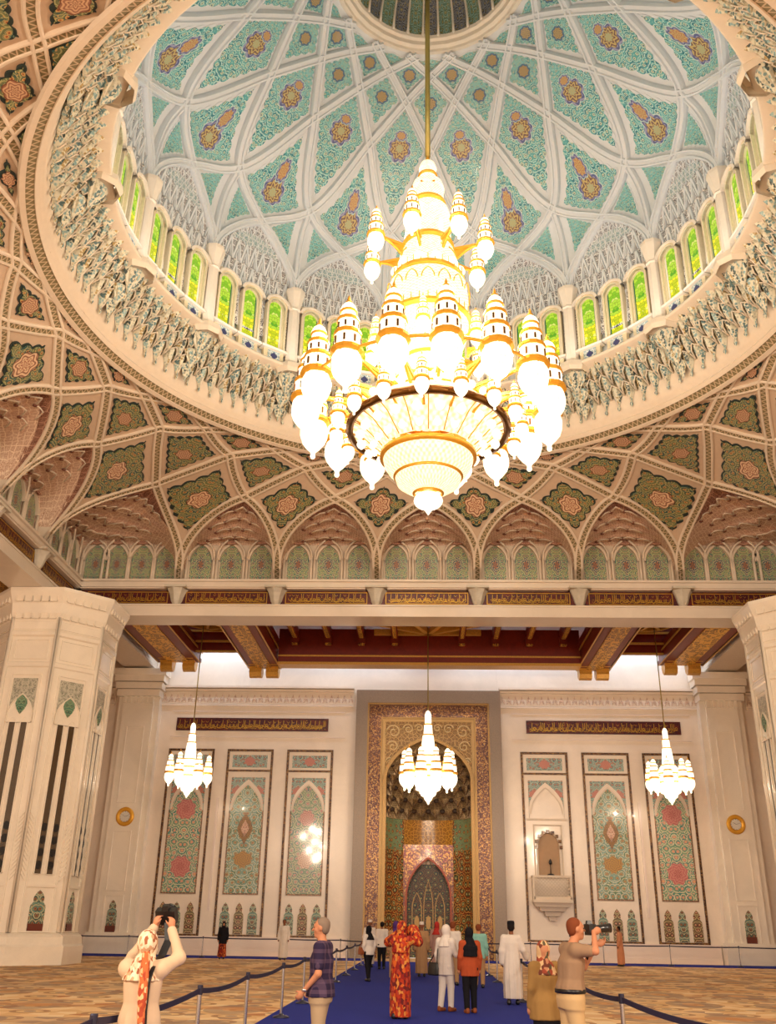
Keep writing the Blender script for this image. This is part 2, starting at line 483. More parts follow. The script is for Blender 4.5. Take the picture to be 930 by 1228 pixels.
M['slot'] = plain('dark_glass_slot', rgb(76, 58, 36), .12, 0, noise=.1, coat=.5)
M['chrome'] = plain('brushed_chrome', rgb(190, 190, 196), .25, 1.0, noise=.04)
M['belt'] = plain('navy_belt', rgb(34, 30, 62), .7, noise=.1)
M['black'] = plain('black_plastic', rgb(22, 20, 22), .35, noise=.1)

def wood(name, c1, c2, s=4.0):
    t = NT(name)
    P = t.coord('Object', (s, s * .25, s))
    n1 = t.n('TexNoise', {'Vector': P, 'Scale': 1.0, 'Detail': 6, 'Distortion': 1.5}).outputs[0]
    return t.finish(t.mix(n1, c1, c2), .4, bump=n1, bstr=.15)
M['wood'] = wood('dark_red_wood', rgb(92, 18, 8), rgb(140, 40, 18))
M['gilt'] = carved_mat('gilded_carving', rgb(236, 182, 70), rgb(104, 52, 22), 3.6, kind='Object', rough=.4, mirror=False)
M['gilt_trim'] = plain('gilded_trim', rgb(226, 172, 78), .35, .3, noise=.25, scale=20)

def mosaic(name, cols, scale=14.0, metal=.3, rough=.3, glint=0.0):
    t = NT(name)
    v = t.n('TexVoronoi', {'Vector': t.coord('Object'), 'Scale': scale})
    rn = t.n('SeparateXYZ', {0: v.outputs['Color']}).outputs[0]
    k = len(cols)
    c = t.ramp(rn, [(i / k, c) for i, c in enumerate(cols)], 'CONSTANT')
    return t.finish(c, rough, metal, .5, .1, bump=(v.outputs['Color'] if glint else v.outputs['Distance']), bstr=glint or .3, bdist=.02)
M['strip'] = mosaic('brown_mosaic_strip', [rgb(72, 40, 26), rgb(116, 76, 40), rgb(56, 34, 26), rgb(140, 104, 56)], 20)
M['goldmosaic'] = mosaic('gold_purple_mosaic', [rgb(176, 126, 70), rgb(92, 62, 62), rgb(190, 150, 100), rgb(124, 86, 66), rgb(90, 62, 60), rgb(140, 100, 80), rgb(112, 78, 70)], 20, .45, .2, .9)
M['calli'] = mosaic('maroon_band', [rgb(84, 24, 26), rgb(98, 32, 28), rgb(70, 20, 34)], 9, .1)
M['calli_gold'] = plain('gold_script', rgb(206, 160, 62), .3, .6, noise=.15)
M['mih_carve'] = carved_mat('ivory_gold_carving', rgb(220, 186, 128), rgb(126, 88, 62), 4.6, rnd=.8)
def ms(c1, c2, name):
    return carved_mat(name, c1, c2, 2.4)
M['mih_muq'] = carved_mat('bronze_honeycomb', rgb(206, 172, 122), rgb(96, 72, 52), 5.0, rough=.35)
M['mih_tile'] = arabesque('red_green_mihrab_tile', rgb(126, 58, 38), rgb(196, 148, 76), rgb(104, 128, 84), rgb(226, 190, 130), dark=rgb(72, 62, 46), scale=2.4, rough=.25, coat=.4)
M['mih_green'] = arabesque('green_mihrab_tile', rgb(116, 146, 112), rgb(140, 150, 100), rgb(150, 80, 50), rgb(200, 170, 100), dark=rgb(96, 128, 100), scale=2.6, rough=.25, coat=.4)
M['mih_door'] = arabesque('dark_mihrab_inlay', rgb(44, 36, 30), rgb(116, 76, 36), rgb(70, 100, 70), rgb(190, 140, 60), dark=rgb(26, 22, 24), scale=3.2, rough=.4, coat=.0)
pink = rgb(206, 140, 130); sage = rgb(126, 150, 118)
bl = rgb(222, 198, 168)
M['panel_pink'] = arabesque('pink_green_mosaic', rgb(122, 160, 130), rgb(218, 208, 176), rgb(218, 156, 146), rgb(226, 184, 96), dark=rgb(84, 140, 128), scale=2.7, coat=.5, rough=.25,
    medal=[(0, 1.5, .46, .46, 8, [(1.0, pink, rgb(190, 110, 110)), (.4, rgb(170, 90, 90), pink)]), (0, -1.4, .46, .46, 8, [(1.0, pink, rgb(190, 110, 110)), (.4, rgb(170, 90, 90), pink)])])
M['panel_medal'] = arabesque('blue_green_mosaic', rgb(120, 156, 142), rgb(206, 204, 176), rgb(176, 150, 100), rgb(150, 90, 60), dark=rgb(96, 128, 96), scale=2.7, coat=.5, rough=.25,
    medal=[(0, -1.0, .42, .34, 6, [(1.0, rgb(186, 140, 50), rgb(150, 104, 44))])])
M['panel_green'] = arabesque('sage_mosaic', rgb(112, 138, 104), rgb(198, 190, 150), rgb(196, 160, 140), rgb(170, 100, 90), dark=rgb(84, 118, 110), scale=2.8, coat=.5, rough=.25,
    medal=[(0, 1.1, .34, .36, 8, [(1.0, rgb(214, 160, 140), rgb(160, 90, 80))]), (0, -1.0, .36, .38, 8, [(1.0, rgb(220, 190, 160), rgb(180, 130, 110))])])
M['tile_blue'] = arabesque('turquoise_mosaic', rgb(104, 150, 146), rgb(206, 204, 180), rgb(196, 140, 110), rgb(150, 80, 70), dark=rgb(70, 110, 110), scale=4.2, coat=.4,
    medal=[(0, 0, .26, .2, 8, [(1.0, rgb(214, 150, 130), rgb(170, 90, 80))])])
M['small_a'] = arabesque('niche_mosaic_green', rgb(104, 142, 128), rgb(196, 186, 146), rgb(150, 110, 80), rgb(110, 60, 40), dark=rgb(60, 84, 74), scale=3.4, coat=.4)
M['small_b'] = arabesque('niche_mosaic_brown', rgb(112, 100, 66), rgb(196, 170, 120), rgb(150, 80, 60), rgb(230, 200, 150), dark=rgb(90, 60, 44), scale=3.4, coat=.4)
M['pier_tile'] = arabesque('pale_grey_mosaic', rgb(186, 182, 164), rgb(214, 208, 190), rgb(170, 170, 150), rgb(140, 150, 130), scale=6.0, coat=.3)
M['drop'] = arabesque('green_drop_tile', rgb(74, 128, 104), rgb(160, 180, 140), rgb(50, 96, 84), rgb(200, 190, 120), scale=5.0)
M['redtile'] = plain('red_brown_tile', rgb(110, 48, 34), .35, noise=.15)

def carpet():
    t = NT('persian_carpet')
    P = t.coord('Object')
    sp = t.n('SeparateXYZ', {0: P})
    v = t.n('TexVoronoi', {'Vector': P, 'Scale': .8, 'Randomness': .15}, voronoi_dimensions='2D')
    d = v.outputs['Distance']
    v2 = t.n('TexVoronoi', {'Vector': P, 'Scale': 2.6, 'Randomness': .7}, voronoi_dimensions='2D')
    rn = t.n('SeparateXYZ', {0: v2.outputs['Color']}).outputs[0]
    c = t.ramp(rn, [(0, rgb(236, 200, 152)), (.4, rgb(224, 184, 134)), (.68, rgb(242, 214, 170)), (.86, rgb(176, 146, 122)), (.95, rgb(190, 132, 92))], 'CONSTANT')
    v3 = t.n('TexVoronoi', {'Vector': t.vmath('MULTIPLY', P, (.5, .28, 1)).outputs[0], 'Scale': 1.0, 'Randomness': .1}, voronoi_dimensions='2D').outputs['Distance']
    c = t.mix(t.math('LESS_THAN', d, .3), c, rgb(178, 138, 104))
    c = t.mix(t.math('LESS_THAN', d, .2), c, rgb(228, 194, 144))
    c = t.mix(t.math('LESS_THAN', d, .09), c, rgb(150, 130, 122))
    c = t.mix(t.math('MULTIPLY', t.step(v3, .12, .3), .6), c, rgb(150, 126, 112))
    c = t.mix(t.math('MULTIPLY', t.math('LESS_THAN', v3, .12), .7), c, rgb(206, 150, 100))
    band = t.math('FRACT', t.math('MULTIPLY', sp.outputs[1], .11))
    c = t.mix(t.math('MULTIPLY', t.step(band, .2, .36), .35), c, rgb(164, 140, 122))
    c = t.mix(t.math('MULTIPLY', t.step(band, .6, .68), .45), c, rgb(206, 140, 88))
    nz = t.n('TexNoise', {'Vector': P, 'Scale': 60.0}).outputs[0]
    return t.finish(t.mix(t.math('MULTIPLY', nz, .25), c, rgb(150, 116, 80)), .95, spec=.1, bump=nz, bstr=.3)
M['carpet'] = carpet()
M['blue'] = plain('blue_carpet', rgb(44, 54, 142), .95, spec=.1, noise=.1, scale=40, bstr=.2)

M['clockface'] = plain('white_dial', rgb(236, 230, 220), .3, noise=.02)
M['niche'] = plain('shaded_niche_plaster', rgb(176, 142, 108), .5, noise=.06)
M['border'] = mosaic('panel_border_mosaic', [rgb(120, 84, 60), rgb(176, 130, 100), rgb(90, 84, 60)], 20)
M['ivory'] = plain('ivory_scroll', rgb(232, 204, 150), .4, noise=.06)
M['mih_gold'] = carved_mat('gold_carved_band', rgb(220, 160, 60), rgb(110, 66, 34), 5, rough=.2, rnd=.9)
M['goldmosaic2'] = mosaic('dark_gold_mosaic', [rgb(140, 92, 56), rgb(80, 50, 44), rgb(178, 130, 70), rgb(100, 60, 50), rgb(110, 50, 60)], 16, .4, .22, .9)
M['redtrim'] = plain('red_gold_bead', rgb(140, 60, 36), .35, .3, noise=.1)
M['mih_muq2'] = carved_mat('pale_bronze_honeycomb', rgb(226, 200, 154), rgb(120, 92, 66), 5.0, rough=.35)
M['lant_navy'] = arabesque('navy_petal_tile', rgb(84, 88, 104), rgb(170, 172, 172), rgb(140, 130, 100), rgb(190, 170, 110), dark=rgb(60, 64, 80), scale=5)
M['lant_green'] = arabesque('green_petal_tile', rgb(104, 136, 116), rgb(170, 200, 190), rgb(150, 140, 90), rgb(190, 180, 120), dark=rgb(96, 112, 70), scale=5)
M['tile_olive2'] = arabesque('olive_floral_tile_small', rgb(104, 114, 78), rgb(172, 168, 118), rgb(190, 156, 98), rgb(150, 76, 46), dark=rgb(50, 88, 86), scale=3.4,
    medal=[(0, 0, .32, .28, 6, [(1.0, rgb(120, 70, 50), rgb(120, 70, 50)), (.9, rgb(206, 170, 136), rgb(150, 104, 84))])])
M['tile_olive3'] = arabesque('olive_floral_tile_plain', rgb(104, 114, 78), rgb(172, 168, 118), rgb(190, 156, 98), rgb(150, 76, 46), dark=rgb(50, 88, 86), scale=3.4)
M['win_olive'] = plain('olive_beige_reveal', rgb(220, 206, 172), .5, noise=.1, scale=14)
M['navy'] = plain('navy_tile', rgb(70, 74, 120), .4, noise=.2)
M['bracket'] = plain('pale_bracket', rgb(208, 200, 184), .5, noise=.12)

M['mih_bead'] = plain('antique_brass_bead', rgb(176, 138, 82), .35, .3, noise=.2, scale=15)
M['mih_dark'] = plain('dark_cell_shade', rgb(58, 42, 32), .6)

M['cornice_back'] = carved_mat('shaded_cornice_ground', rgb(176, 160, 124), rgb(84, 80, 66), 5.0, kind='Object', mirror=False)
M['beam_marble'] = marble('beam_marble', rgb(232, 218, 202), .04, rough=.18, coat=.5)

M['medal_brown'] = arabesque('brown_gold_medallion', rgb(126, 84, 36), rgb(176, 130, 60), rgb(150, 100, 44), rgb(200, 160, 90), scale=6.0, coat=.3)
M['medal_pink'] = arabesque('pale_pink_medallion', rgb(228, 204, 176), rgb(206, 130, 100), rgb(190, 100, 80), rgb(236, 220, 196), scale=7.0, coat=.3)
# ------------------------------------------------------------------ setting
S = 16.17          # half width of the domed bay
WY = 27.7          # qibla wall
fl = MB(); fl.box((0, -3, -.15), (64, 64, .3)); floor_o = fl.build('floor', M['carpet'], kind='structure')

def wallfn(a, b, d):          # on the qibla wall, d towards the room
    return (a, WY - d, b)

def rect(x0, x1, z0, z1): return [(x0, z0), (x1, z0), (x1, z1), (x0, z1)]

# script of joined strokes, drawn as flat raised bands
def script(mb, x0, x1, z0, z1, fn, d, seed, mi=0):
    r = random.Random(seed); H = z1 - z0; w = H * .06
    def stroke(pts, w):
        n = len(pts); L = []; R = []
        for i in range(n):
            ax, az = pts[max(i - 1, 0)]; bx, bz = pts[min(i + 1, n - 1)]
            dx, dz = bx - ax, bz - az; l = hypot(dx, dz) + 1e-9
            k = w * (.35 + .65 * sin(pi * (i + .6) / (n + .2)))
            L.append((pts[i][0] - dz / l * k / 2, pts[i][1] + dx / l * k / 2)); R.append((pts[i][0] + dz / l * k / 2, pts[i][1] - dx / l * k / 2))
        vs = [fn(a, b, d) for a, b in L + R]
        mb.add(vs, [(i, i + 1, n + i + 1, n + i) for i in range(n - 1)], mi=mi)
    x = x1 - H * .1
    while x > x0 + H * .3:
        k = r.random(); u = H * r.uniform(.8, 1.15)
        base = z0 + H * r.choice((.2, .3, .22))
        if k < .4:      # tall upright with a foot
            stroke([(x - .04 * u, z0 + H * .92), (x, z0 + H * .7), (x - .02 * u, base + .1 * H), (x - .12 * u, base)], w); x -= u * .17
        elif k < .75:   # bowl
            stroke([(x + .02 * u, base + .3 * u), (x, base + .06 * u), (x - .16 * u, base - .08 * u), (x - .34 * u, base), (x - .4 * u, base + .2 * u)], w * 1.15)
            stroke([(x - .1 * u, z0 + H * .78), (x - .22 * u, z0 + H * .66), (x - .36 * u, z0 + H * .8)], w * .7); x -= u * .36
        else:           # looped letter with long swash
            c = (x - .12 * u, base + .14 * u)
            stroke([(c[0] + .1 * u * cos(q), c[1] + .1 * u * sin(q)) for q in [i * .9 for i in range(8)]], w)
            stroke([(x, base), (x - .3 * u, base - .02 * u), (x - .55 * u, base + .12 * u)], w)
            stroke([(x - .3 * u, z0 + H * .9), (x - .34 * u, base + .1 * u)], w); x -= u * .45
        if r.random() < .7:
            q = H * .05; px, pz = x + .15 * u, z0 + H * r.choice((.1, .56, .9))
            mb.add([fn(px - q, pz, d), fn(px, pz - q, d), fn(px + q, pz, d), fn(px, pz + q, d)], [(0, 1, 2, 3)], mi=mi)
    return mb

# ---- qibla wall
wb = MB(); wb.box((0, WY + .5, 8.6), (62, 1.0, 17.2))
wall_back = wb.build('wall_back', M['marble'], kind='structure')
for side, x in (('left', -30), ('right', 30)):
    w = MB(); w.box((x * 1.0 + (.5 if x > 0 else -.5), -1, 8.6), (1, 58, 17.2)); w.build('wall_' + side, M['marble'], kind='structure')
# dado course and plinth
bs = MB(); 
for x0, x1 in ((-30, -17.5), (-14.7, -4.0), (4.0, 14.7), (17.5, 30)):
    bs.box(((x0 + x1) / 2, WY - .06, .42), (x1 - x0, .12, .84)); bs.box(((x0 + x1) / 2, WY - .1, .12), (x1 - x0, .2, .24))
    bs.box(((x0 + x1) / 2, WY - .075, .86), (x1 - x0, .15, .06))
bs.build('baseboard_back', M['dado'], kind='structure')
# carved frieze and upper mouldings
fr = MB()
for x0, x1 in ((-14.95, -4.05), (4.05, 14.95), (-27, -17.6), (17.6, 27)):
    fr.box(((x0 + x1) / 2, WY - .1, 13.55), (x1 - x0, .2, .12), mi=1); fr.box(((x0 + x1) / 2, WY - .06, 12.72), (x1 - x0, .12, .08), mi=1)
    fr.box(((x0 + x1) / 2, WY - .03, 13.1), (x1 - x0, .06, .62), mi=1)
    n = int((x1 - x0) / .36)
    for i in range(n):          # row of little carved palmettes
        cx = x0 + (i + .5) * (x1 - x0) / n
        fr.prism([(cx + p * .14, 12.86 + q) for p, q in ((-1, 0), (-.9, .2), (-.35, .34), (0, .5), (.35, .34), (.9, .2), (1, 0), (.4, .08), (0, .2), (-.4, .08))], wallfn, .05, .1, mi=0)
    fr.box(((x0 + x1) / 2, WY - .16, 13.72), (x1 - x0, .32, .12), mi=1)
fr.build('trim_1', [M['frieze'], M['marble']], kind='structure')
# recessed outlines of the wall bays
gr = MB()
for sx in (-1, 1):
    x0, x1 = (-14.75, -4.2) if sx < 0 else (4.2, 14.75)
    for (a, b, c, d_) in ((x0 + .5, x1 - .3, 12.35, 12.39), (x0 + .5, x1 - .3, 10.95, 10.99)): gr.box(((a + b) / 2, WY - .03, (c + d_) / 2), (b - a, .06, .04))
    for xx in (sx * 11.28,): gr.box((xx, WY - .05, 4.9), (.12, .1, 5.6))
gr.build('trim_2', M['dado'], kind='structure')

# ---- pilasters on the wall, with the marble beams that come from the piers
for sx, nm in ((-1, 'left'), (1, 'right')):
    p = MB(); X = sx * 16.05
    p.box((X, WY - .3, 7.2), (2.3, .6, 14.4)); p.box((X, WY - .38, 7.0), (1.7, .76, 14.0))
    p.box((X, WY - .45, .45), (2.6, .9, .9)); p.box((X, WY - .43, .95), (2.45, .86, .1))
    for i, (w, z) in enumerate(((2.4, 13.2), (2.6, 13.6), (2.8, 14.0), (3.0, 14.35))): p.box((X, WY - .5 - i * .06, z), (w, 1.0, .36))
    for k in range(6):
        p.box((X - .75 + k * .3, WY - .8, 13.1), (.16, .1, .9), taper=.6)
    def fl_(a, b, d): return (a, WY - .76 - d, b)
    for (z0, z1) in ((2.95, 5.9), (7.3, 11.4)):
        o = rect(X - .5, X + .5, z0, z1); p.band(o, inset(o, .05), fl_, 0, .04)
    o = rect(X - .5, X + .5, 1.0, 2.75); p.band(o, inset(o, .05), fl_, 0, .04)
    pil = p.build('pilaster_' + nm, M['marble_col'], kind='structure')
    q = MB(); q.prism([(X + a, 1.12 + b) for a, b in keyhole(.25, 1.4)], fl_, 0, .05)
    q.build('arched_tile', M['small_a'], pil)
    q = MB(); q.box((X, WY - .8, 1.1), (.5, .1, .4)); q.build('tile_base', M['redtile'], pil)
    # clock
    ck = empty('wall_clock', (X + sx * -.05, WY - .78, 6.6), label='round gold-rimmed wall clock on the %s' % ('pilaster at the left of the long wall' if sx < 0 else 'pilaster at the right of the long wall'), cat='clock')
    c = MB(); c.lathe([(.26, 0), (.3, .05), (.42, .08), (.48, .03), (.49, 0)], 32); o = c.build('rim', M['gold'], ck); o.rotation_euler = (pi / 2, 0, 0)
    c = MB(); c.lathe([(0, .02), (.27, .02)], 32); o = c.build('dial', M['clockface'], ck); o.rotation_euler = (pi / 2, 0, 0)
    c = MB(); c.bar((0, -.035, 0), (-.14, -.035, .1), .025, .01); c.bar((0, -.035, 0), (.2, -.035, .06), .02, .01)
    c.build('hands', M['black'], ck)
    c = MB()
    for k in range(12):
        a = k * pi / 6; c.bar((.23 * sin(a), -.03, .23 * cos(a)), (.28 * sin(a), -.03, .28 * cos(a)), .02, .01)
    c.build('hour_marks', M['black'], ck)

# ---- mosaic panels on the wall
def mosaic_panel(x, kind, label):
    w = 1.27
    e = empty('mosaic_panel', (x, WY, 0), label=label, cat='wall panel', group='tall mosaic panels on the long wall')
    fn = lambda a, b, d: (a, -d, b)
    f = MB(); o = rect(-w, w, .86, 10.3); f.band(o, inset(o, .12), fn, 0, .07); f.prism(rect(-w + .12, w - .12, 9.1, 9.2), fn, 0, .07)
    f.build('frame', M['strip'], e)
    t = MB(); t.prism(rect(-.95, .95, 9.33, 9.98), fn, .0, .05, ctr=(0, 9.65)); t.build('top_tile', M['tile_blue'], e)
    # spandrels round the arch head
    sp = MB(); hz = 7.05
    A = [(a, hz + b) for a, b in ogee_poly(.78 if kind != 'niche' else .82, 1.35, .05)]
    top = [(-.92, hz - .35), (-.92, 8.75), (.92, 8.75), (.92, hz - .35)]
    inner = [(p[0] * 1.12, p[1] + .3) for p in A][1:-1]
    half = len(inner) // 2
    lft = [(-.92, hz - .25)] + inner[:half + 1] + [(0, 8.8), (-.92, 8.8)]
    sp.prism(lft[::-1], fn, 0, .045); sp.prism([(-a, b) for a, b in lft], fn, 0, .045)
    sp.build('spandrel', M['tile_blue'], e)
    if kind == 'niche':
        ar = MB(); ar.band([(a * 1.05, b + .06) for a, b in A], A, fn, 0, .05, closed=False); o = rect(-w + .22, w - .22, 6.75, 6.85); ar.prism(o, fn, 0, .08)
        ar.build('arch_moulding', M['stone2'], e)
        # balcony niche
        nf = MB(); N = [(a, 4.0 + b) for a, b in arch_poly(.55, 2.15, 1.45)]; O = [(a * 1.55, 3.95 + (b) * 1.22) for a, b in arch_poly(.55, 2.15, 1.45)]
        o = rect(-.75, .75, 3.95, 6.55); nf.band(o, inset(o, .06), fn, 0, .12)
        nf.band([(a * 1.12, 4 + (b - 4) * 1.04) for a, b in N], N, fn, 0, .1, closed=False)
        nf.build('niche_frame', M['stone2'], e)
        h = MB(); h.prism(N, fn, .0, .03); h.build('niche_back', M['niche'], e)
        k = MB()
        for i in range(9):
            a = pi * i / 8; k.box((-.64 * cos(a), -.12, 5.4 + .78 * sin(a)), (.15, .14, .16), rz=0)
        k.build('arch_blocks', M['strip'], e)
        b = MB(); b.prism(rect(-1.0, 1.0, 2.72, 2.86), fn, 0, .95); b.prism(rect(-.96, .96, 3.9, 4.0), fn, .8, .92)
        for xx in (-.94, .94): b.box((xx, -.86, 3.35), (.1, .12, 1.1)); b.box((xx, -.43, 3.95), (.08, .9, .1)); b.box((xx, -.43, 3.35), (.05, .9, 1.0))
        b.prism(rect(-.94, .94, 2.86, 3.0), fn, .8, .92)
        for i, (w2, z) in enumerate(((.85, 2.62), (.6, 2.42), (.36, 2.2), (.16, 1.98))): b.box((0, -.4 + i * .08, z), (w2 * 2, .8 - i * .17, .2), taper=1.15)
        b.build('balcony', M['stone2'], e)
        l = MB()
        for i in range(-3, 15):
            for s_ in (1, -1):
                x0 = -.9 + i * .17; pts = []
                a0 = (x0, 3.0) if s_ > 0 else (x0 + .9 * 1, 3.0)
                for tt in (0, .9):
                    pts.append((a0[0] + s_ * tt, a0[1] + tt))
                (xa, za), (xb, zb) = pts
                def clip(p, q):
                    (xa, za), (xb, zb) = p, q
                    lo, hi = 0., 1.
                    dx = xb - xa
                    for lim, sg in ((-.9, 1), (.9, -1)):
                        fa = (xa - lim) * sg; fb = (xb - lim) * sg
                        if fa < 0 and fb < 0: return None
                        if fa < 0: lo = max(lo, fa / (fa - fb))
                        if fb < 0: hi = min(hi, fa / (fa - fb))
                    if lo >= hi: return None
                    return (xa + dx * lo, za + (zb - za) * lo), (xa + dx * hi, za + (zb - za) * hi)
                c = clip((xa, za), (xb, zb))
                if c: l.bar((c[0][0], -.86, c[0][1]), (c[1][0], -.86, c[1][1]), .035, .03)
        l.build('lattice', M['stone2'], e)
        m = MB(); m.tube([(.05, -.1, 4.05), (.05, -.1, 4.6)], .02); m.lathe([(.0, .0), (.07, .03), (.09, .1), (.06, .2), (.02, .26), (0, .3)], 10, (.05, -.12, 4.55)); m.lathe([(.2, 0), (.18, .1), (.03, .14)], 10, (.05, -.12, 3.98)); m.build('lamp_stand', M['black'], e)
    else:
        mt = {'pink': 'panel_pink', 'medal': 'panel_medal', 'green': 'panel_green'}[kind]
        body = [(a, b) for a, b in A if b > hz]
        poly = [(-.86, 2.95), (.86, 2.95), (.86, hz)] + [(a, b) for a, b in A[::-1] if b > hz + .06] + [(-.86, hz)]
        b = MB(); b.prism(poly, fn, 0, .05, ctr=(0, 5.6)); b.build('main_tile', M[mt], e)
        if kind == 'medal':
            for sc_, mm, dd in ((1.0, 'medal_brown', .062), (.52, 'medal_pink', .072)):
                dm = [(0, -.85), (.13, -.56), (.3, -.36), (.42, 0), (.3, .36), (.13, .56), (0, .85), (-.13, .56), (-.3, .36), (-.42, 0), (-.3, -.36), (-.13, -.56)]
                t = MB(); t.prism([(a * sc_, 6.15 + z * sc_) for a, z in dm], fn, 0, dd); t.build('medallion', M[mm], e)
        f = MB(); o = rect(-.93, .93, 2.88, hz); q = [(-.93, hz), (-.93, 2.88), (.93, 2.88), (.93, hz)]
        f.band(q, [(-.86, hz), (-.86, 2.95), (.86, 2.95), (.86, hz)], fn, 0, .06, closed=False); f.build('tile_border', M['border'], e)
        ar = MB(); ar.band([(a * 1.09, hz + (b - hz) * 1.07) for a, b in A[1:-1]], A[1:-1], fn, 0, .07, closed=False); ar.build('arch_moulding', M['stone2'], e)
        for i, xx in enumerate((-.72, 0, .72)):
            t = MB(); t.prism([(xx + a, 1.0 + b) for a, b in keyhole(.25, 1.5)], fn, 0, .05)
            mm = M['small_b'] if (i % 2 == 0) == (kind == 'pink') else M['small_a']
            t.build('arched_tile', mm, e)
    return e
pos = 'leftmost second third'.split()
mosaic_panel(-12.95, 'pink', 'tall pink and green mosaic panel at the left end of the long wall')
mosaic_panel(-9.68, 'medal', 'tall blue-green mosaic panel with brown diamond medallion, left of the gilded prayer niche')
mosaic_panel(-6.38, 'green', 'tall sage green mosaic panel with pale rosettes, just left of the gilded prayer niche')
mosaic_panel(6.38, 'niche', 'white marble wall panel with a small arched balcony niche, right of the gilded prayer niche')
mosaic_panel(9.68, 'medal', 'tall blue-green mosaic panel with brown diamond medallion, right of the small balcony niche')
mosaic_panel(12.95, 'pink', 'tall mosaic panel of pink and green flowers at the right end of the long wall')
for sx in (-1, 1):
    nm = 'left' if sx < 0 else 'right'
    e = empty('inscription_panel', (0, WY, 0), label='long maroon panel of gold script high on the wall %s of the gilded prayer niche' % nm, cat='inscription', group='long script panels on the wall')
    fn = lambda a, b, d: (a, -d - .005, b)
    x0, x1 = (-13.95, -5.45) if sx < 0 else (5.5, 13.9)
    b = MB(); b.prism(rect(x0, x1, 11.3, 12.0), fn, 0, .06); b.build('band', M['calli'], e)
    b = MB(); o = rect(x0, x1, 11.3, 12.0); b.band(o, inset(o, .05), fn, .0, .09); b.build('border', M['calli'], e)
    b = MB(); script(b, x0 + .1, x1 - .1, 11.36, 11.94, fn, .075, 5 + sx); script(b, x0 + .1, x1 - .3, 11.36, 11.68, fn, .078, 15 + sx); b.build('script', M['calli_gold'], e)
    # dark framed panel farther along the wall, partly behind the pier
    d = MB(); x0 = sx * 18.9; o = rect(min(x0, x0 + sx * 3), max(x0, x0 + sx * 3), .86, 10.3); d.band(o, inset(o, .15), wallfn, 0, .07)
    tag(d.build('panel_frame', M['strip']), 'dark mosaic frame on the long wall behind the %s pier' % nm, 'frame')

# ---- mihrab
mih = empty('mihrab', (0.1, WY, 0), label='tall gilded prayer niche with pointed arch and honeycomb vault in a grey stone surround', cat='prayer niche')
fn = lambda a, b, d: (a, -d, b)
def frame_band(name, x0, z0, x1, z1, d0, d1, mat):
    b = MB(); A = [(-x0, 0), (-x0, z0), (x0, z0), (x0, 0)]; B = [(-x1, 0), (-x1, z1), (x1, z1), (x1, 0)]
    b.band(A, B, fn, d0, d1, closed=False); return b.build(name, mat, mih)
frame_band('stone_surround', 3.98, 13.55, 3.35, 12.85, .004, .5, M['granite'])
frame_band('outer_bead', 3.35, 12.85, 3.26, 12.76, -.2, .42, M['mih_bead'])
frame_band('mosaic_band', 3.26, 12.76, 2.6, 12.08, -.2, .3, M['goldmosaic'])
frame_band('inner_bead', 2.6, 12.08, 2.5, 11.98, -.2, .36, M['mih_bead'])
frame_band('script_border', 2.5, 11.98, 2.36, 11.84, -.2, .28, M['mih_carve'])
b = MB()
for sx in (-1, 1): script(b, sx * 2.9 - .25, sx * 2.9 + .25, 0, 0.5, lambda a, z, d: (a, -d, z), .31, 3)
# arch spandrel
b = MB(); hw = 2.36; sp_z = 8.75; AP = 11.0
def arch4(w, h, n=20):
    return [(-w * cos(i / n * pi / 2), h * (.74 * sin(i / n * pi / 2) + .26 * (1 - cos(i / n * pi / 2)))) for i in range(n + 1)]
L = [(x, sp_z + z) for x, z in arch4(hw, AP - sp_z)]
poly = L + [(-x, z) for x, z in L[-2::-1]]
lf = [(x, z) for x, z in L] + [(0, 11.84), (-hw - .02, 11.84)]
b.prism(lf[::-1], fn, -.2, .2, uvs=1); b.prism([(-x, z) for x, z in lf], fn, -.2, .2)
b.build('spandrel', M['mih_carve'], mih)
b = MB(); P = [fn(x, z, .2) for x, z in poly]; b.strip([fn(-hw, 0, .2)] + P + [fn(hw, 0, .2)], [(0, -1, 0)] * (len(P) + 2), [(-.08, 0), (-.08, .14), (.1, .14), (.1, -.3)])
b.build('arch_moulding', M['mih_bead'], mih)
b = MB()    # scrolls carved on the spandrel
for sx in (-1, 1):
    for (cx, cz, r0) in ((1.9, 11.3, .4), (1.95, 10.5, .32), (1.1, 11.45, .3), (2.1, 9.7, .22), (.5, 11.5, .24)):
        pts = [fn(sx * (cx + r0 * (1 - i / 26) * cos(i * .42)), cz + r0 * (1 - i / 26) * sin(i * .42), .24) for i in range(22)]
        b.tube(pts, .045, 5)
b.build('scrolls', M['ivory'], mih)
# deep niche: half cylinder recess below, honeycomb half vault above
R2 = hw; depth = 2.3
def nich(a, z): return (-R2 * cos(a), depth * sin(a), z)     # y goes into the wall
b = MB(); q = 5
seg = [(0, 0.0, .18), (1, .18, .34)]
def recess(a0, a1, z0, z1, name, mat, n=8, us=3.0, push=0.0):
    b = MB(); vs = []; uv = []; k = 6
    for j in range(k + 1):
        for i in range(n + 1):
            a = a0 + (a1 - a0) * i / n; z = z0 + (z1 - z0) * j / k
            x, y, z_ = nich(a, z); f = 1 - push
            vs.append((x * f, y * f, z_)); uv.append(((a - (a0 + a1) / 2) * R2, z - (z0 + z1) / 2))
    fs = [(j * (n + 1) + i, j * (n + 1) + i + 1, (j + 1) * (n + 1) + i + 1, (j + 1) * (n + 1) + i) for j in range(k) for i in range(n)]
    b.add(vs, fs, uv, smooth=True); return b.build(name, mat, mih)
recess(0, pi * .31, 0, 6.9, 'side_panel', M['mih_tile']); recess(pi * .69, pi, 0, 6.9, 'side_panel', M['mih_tile'])
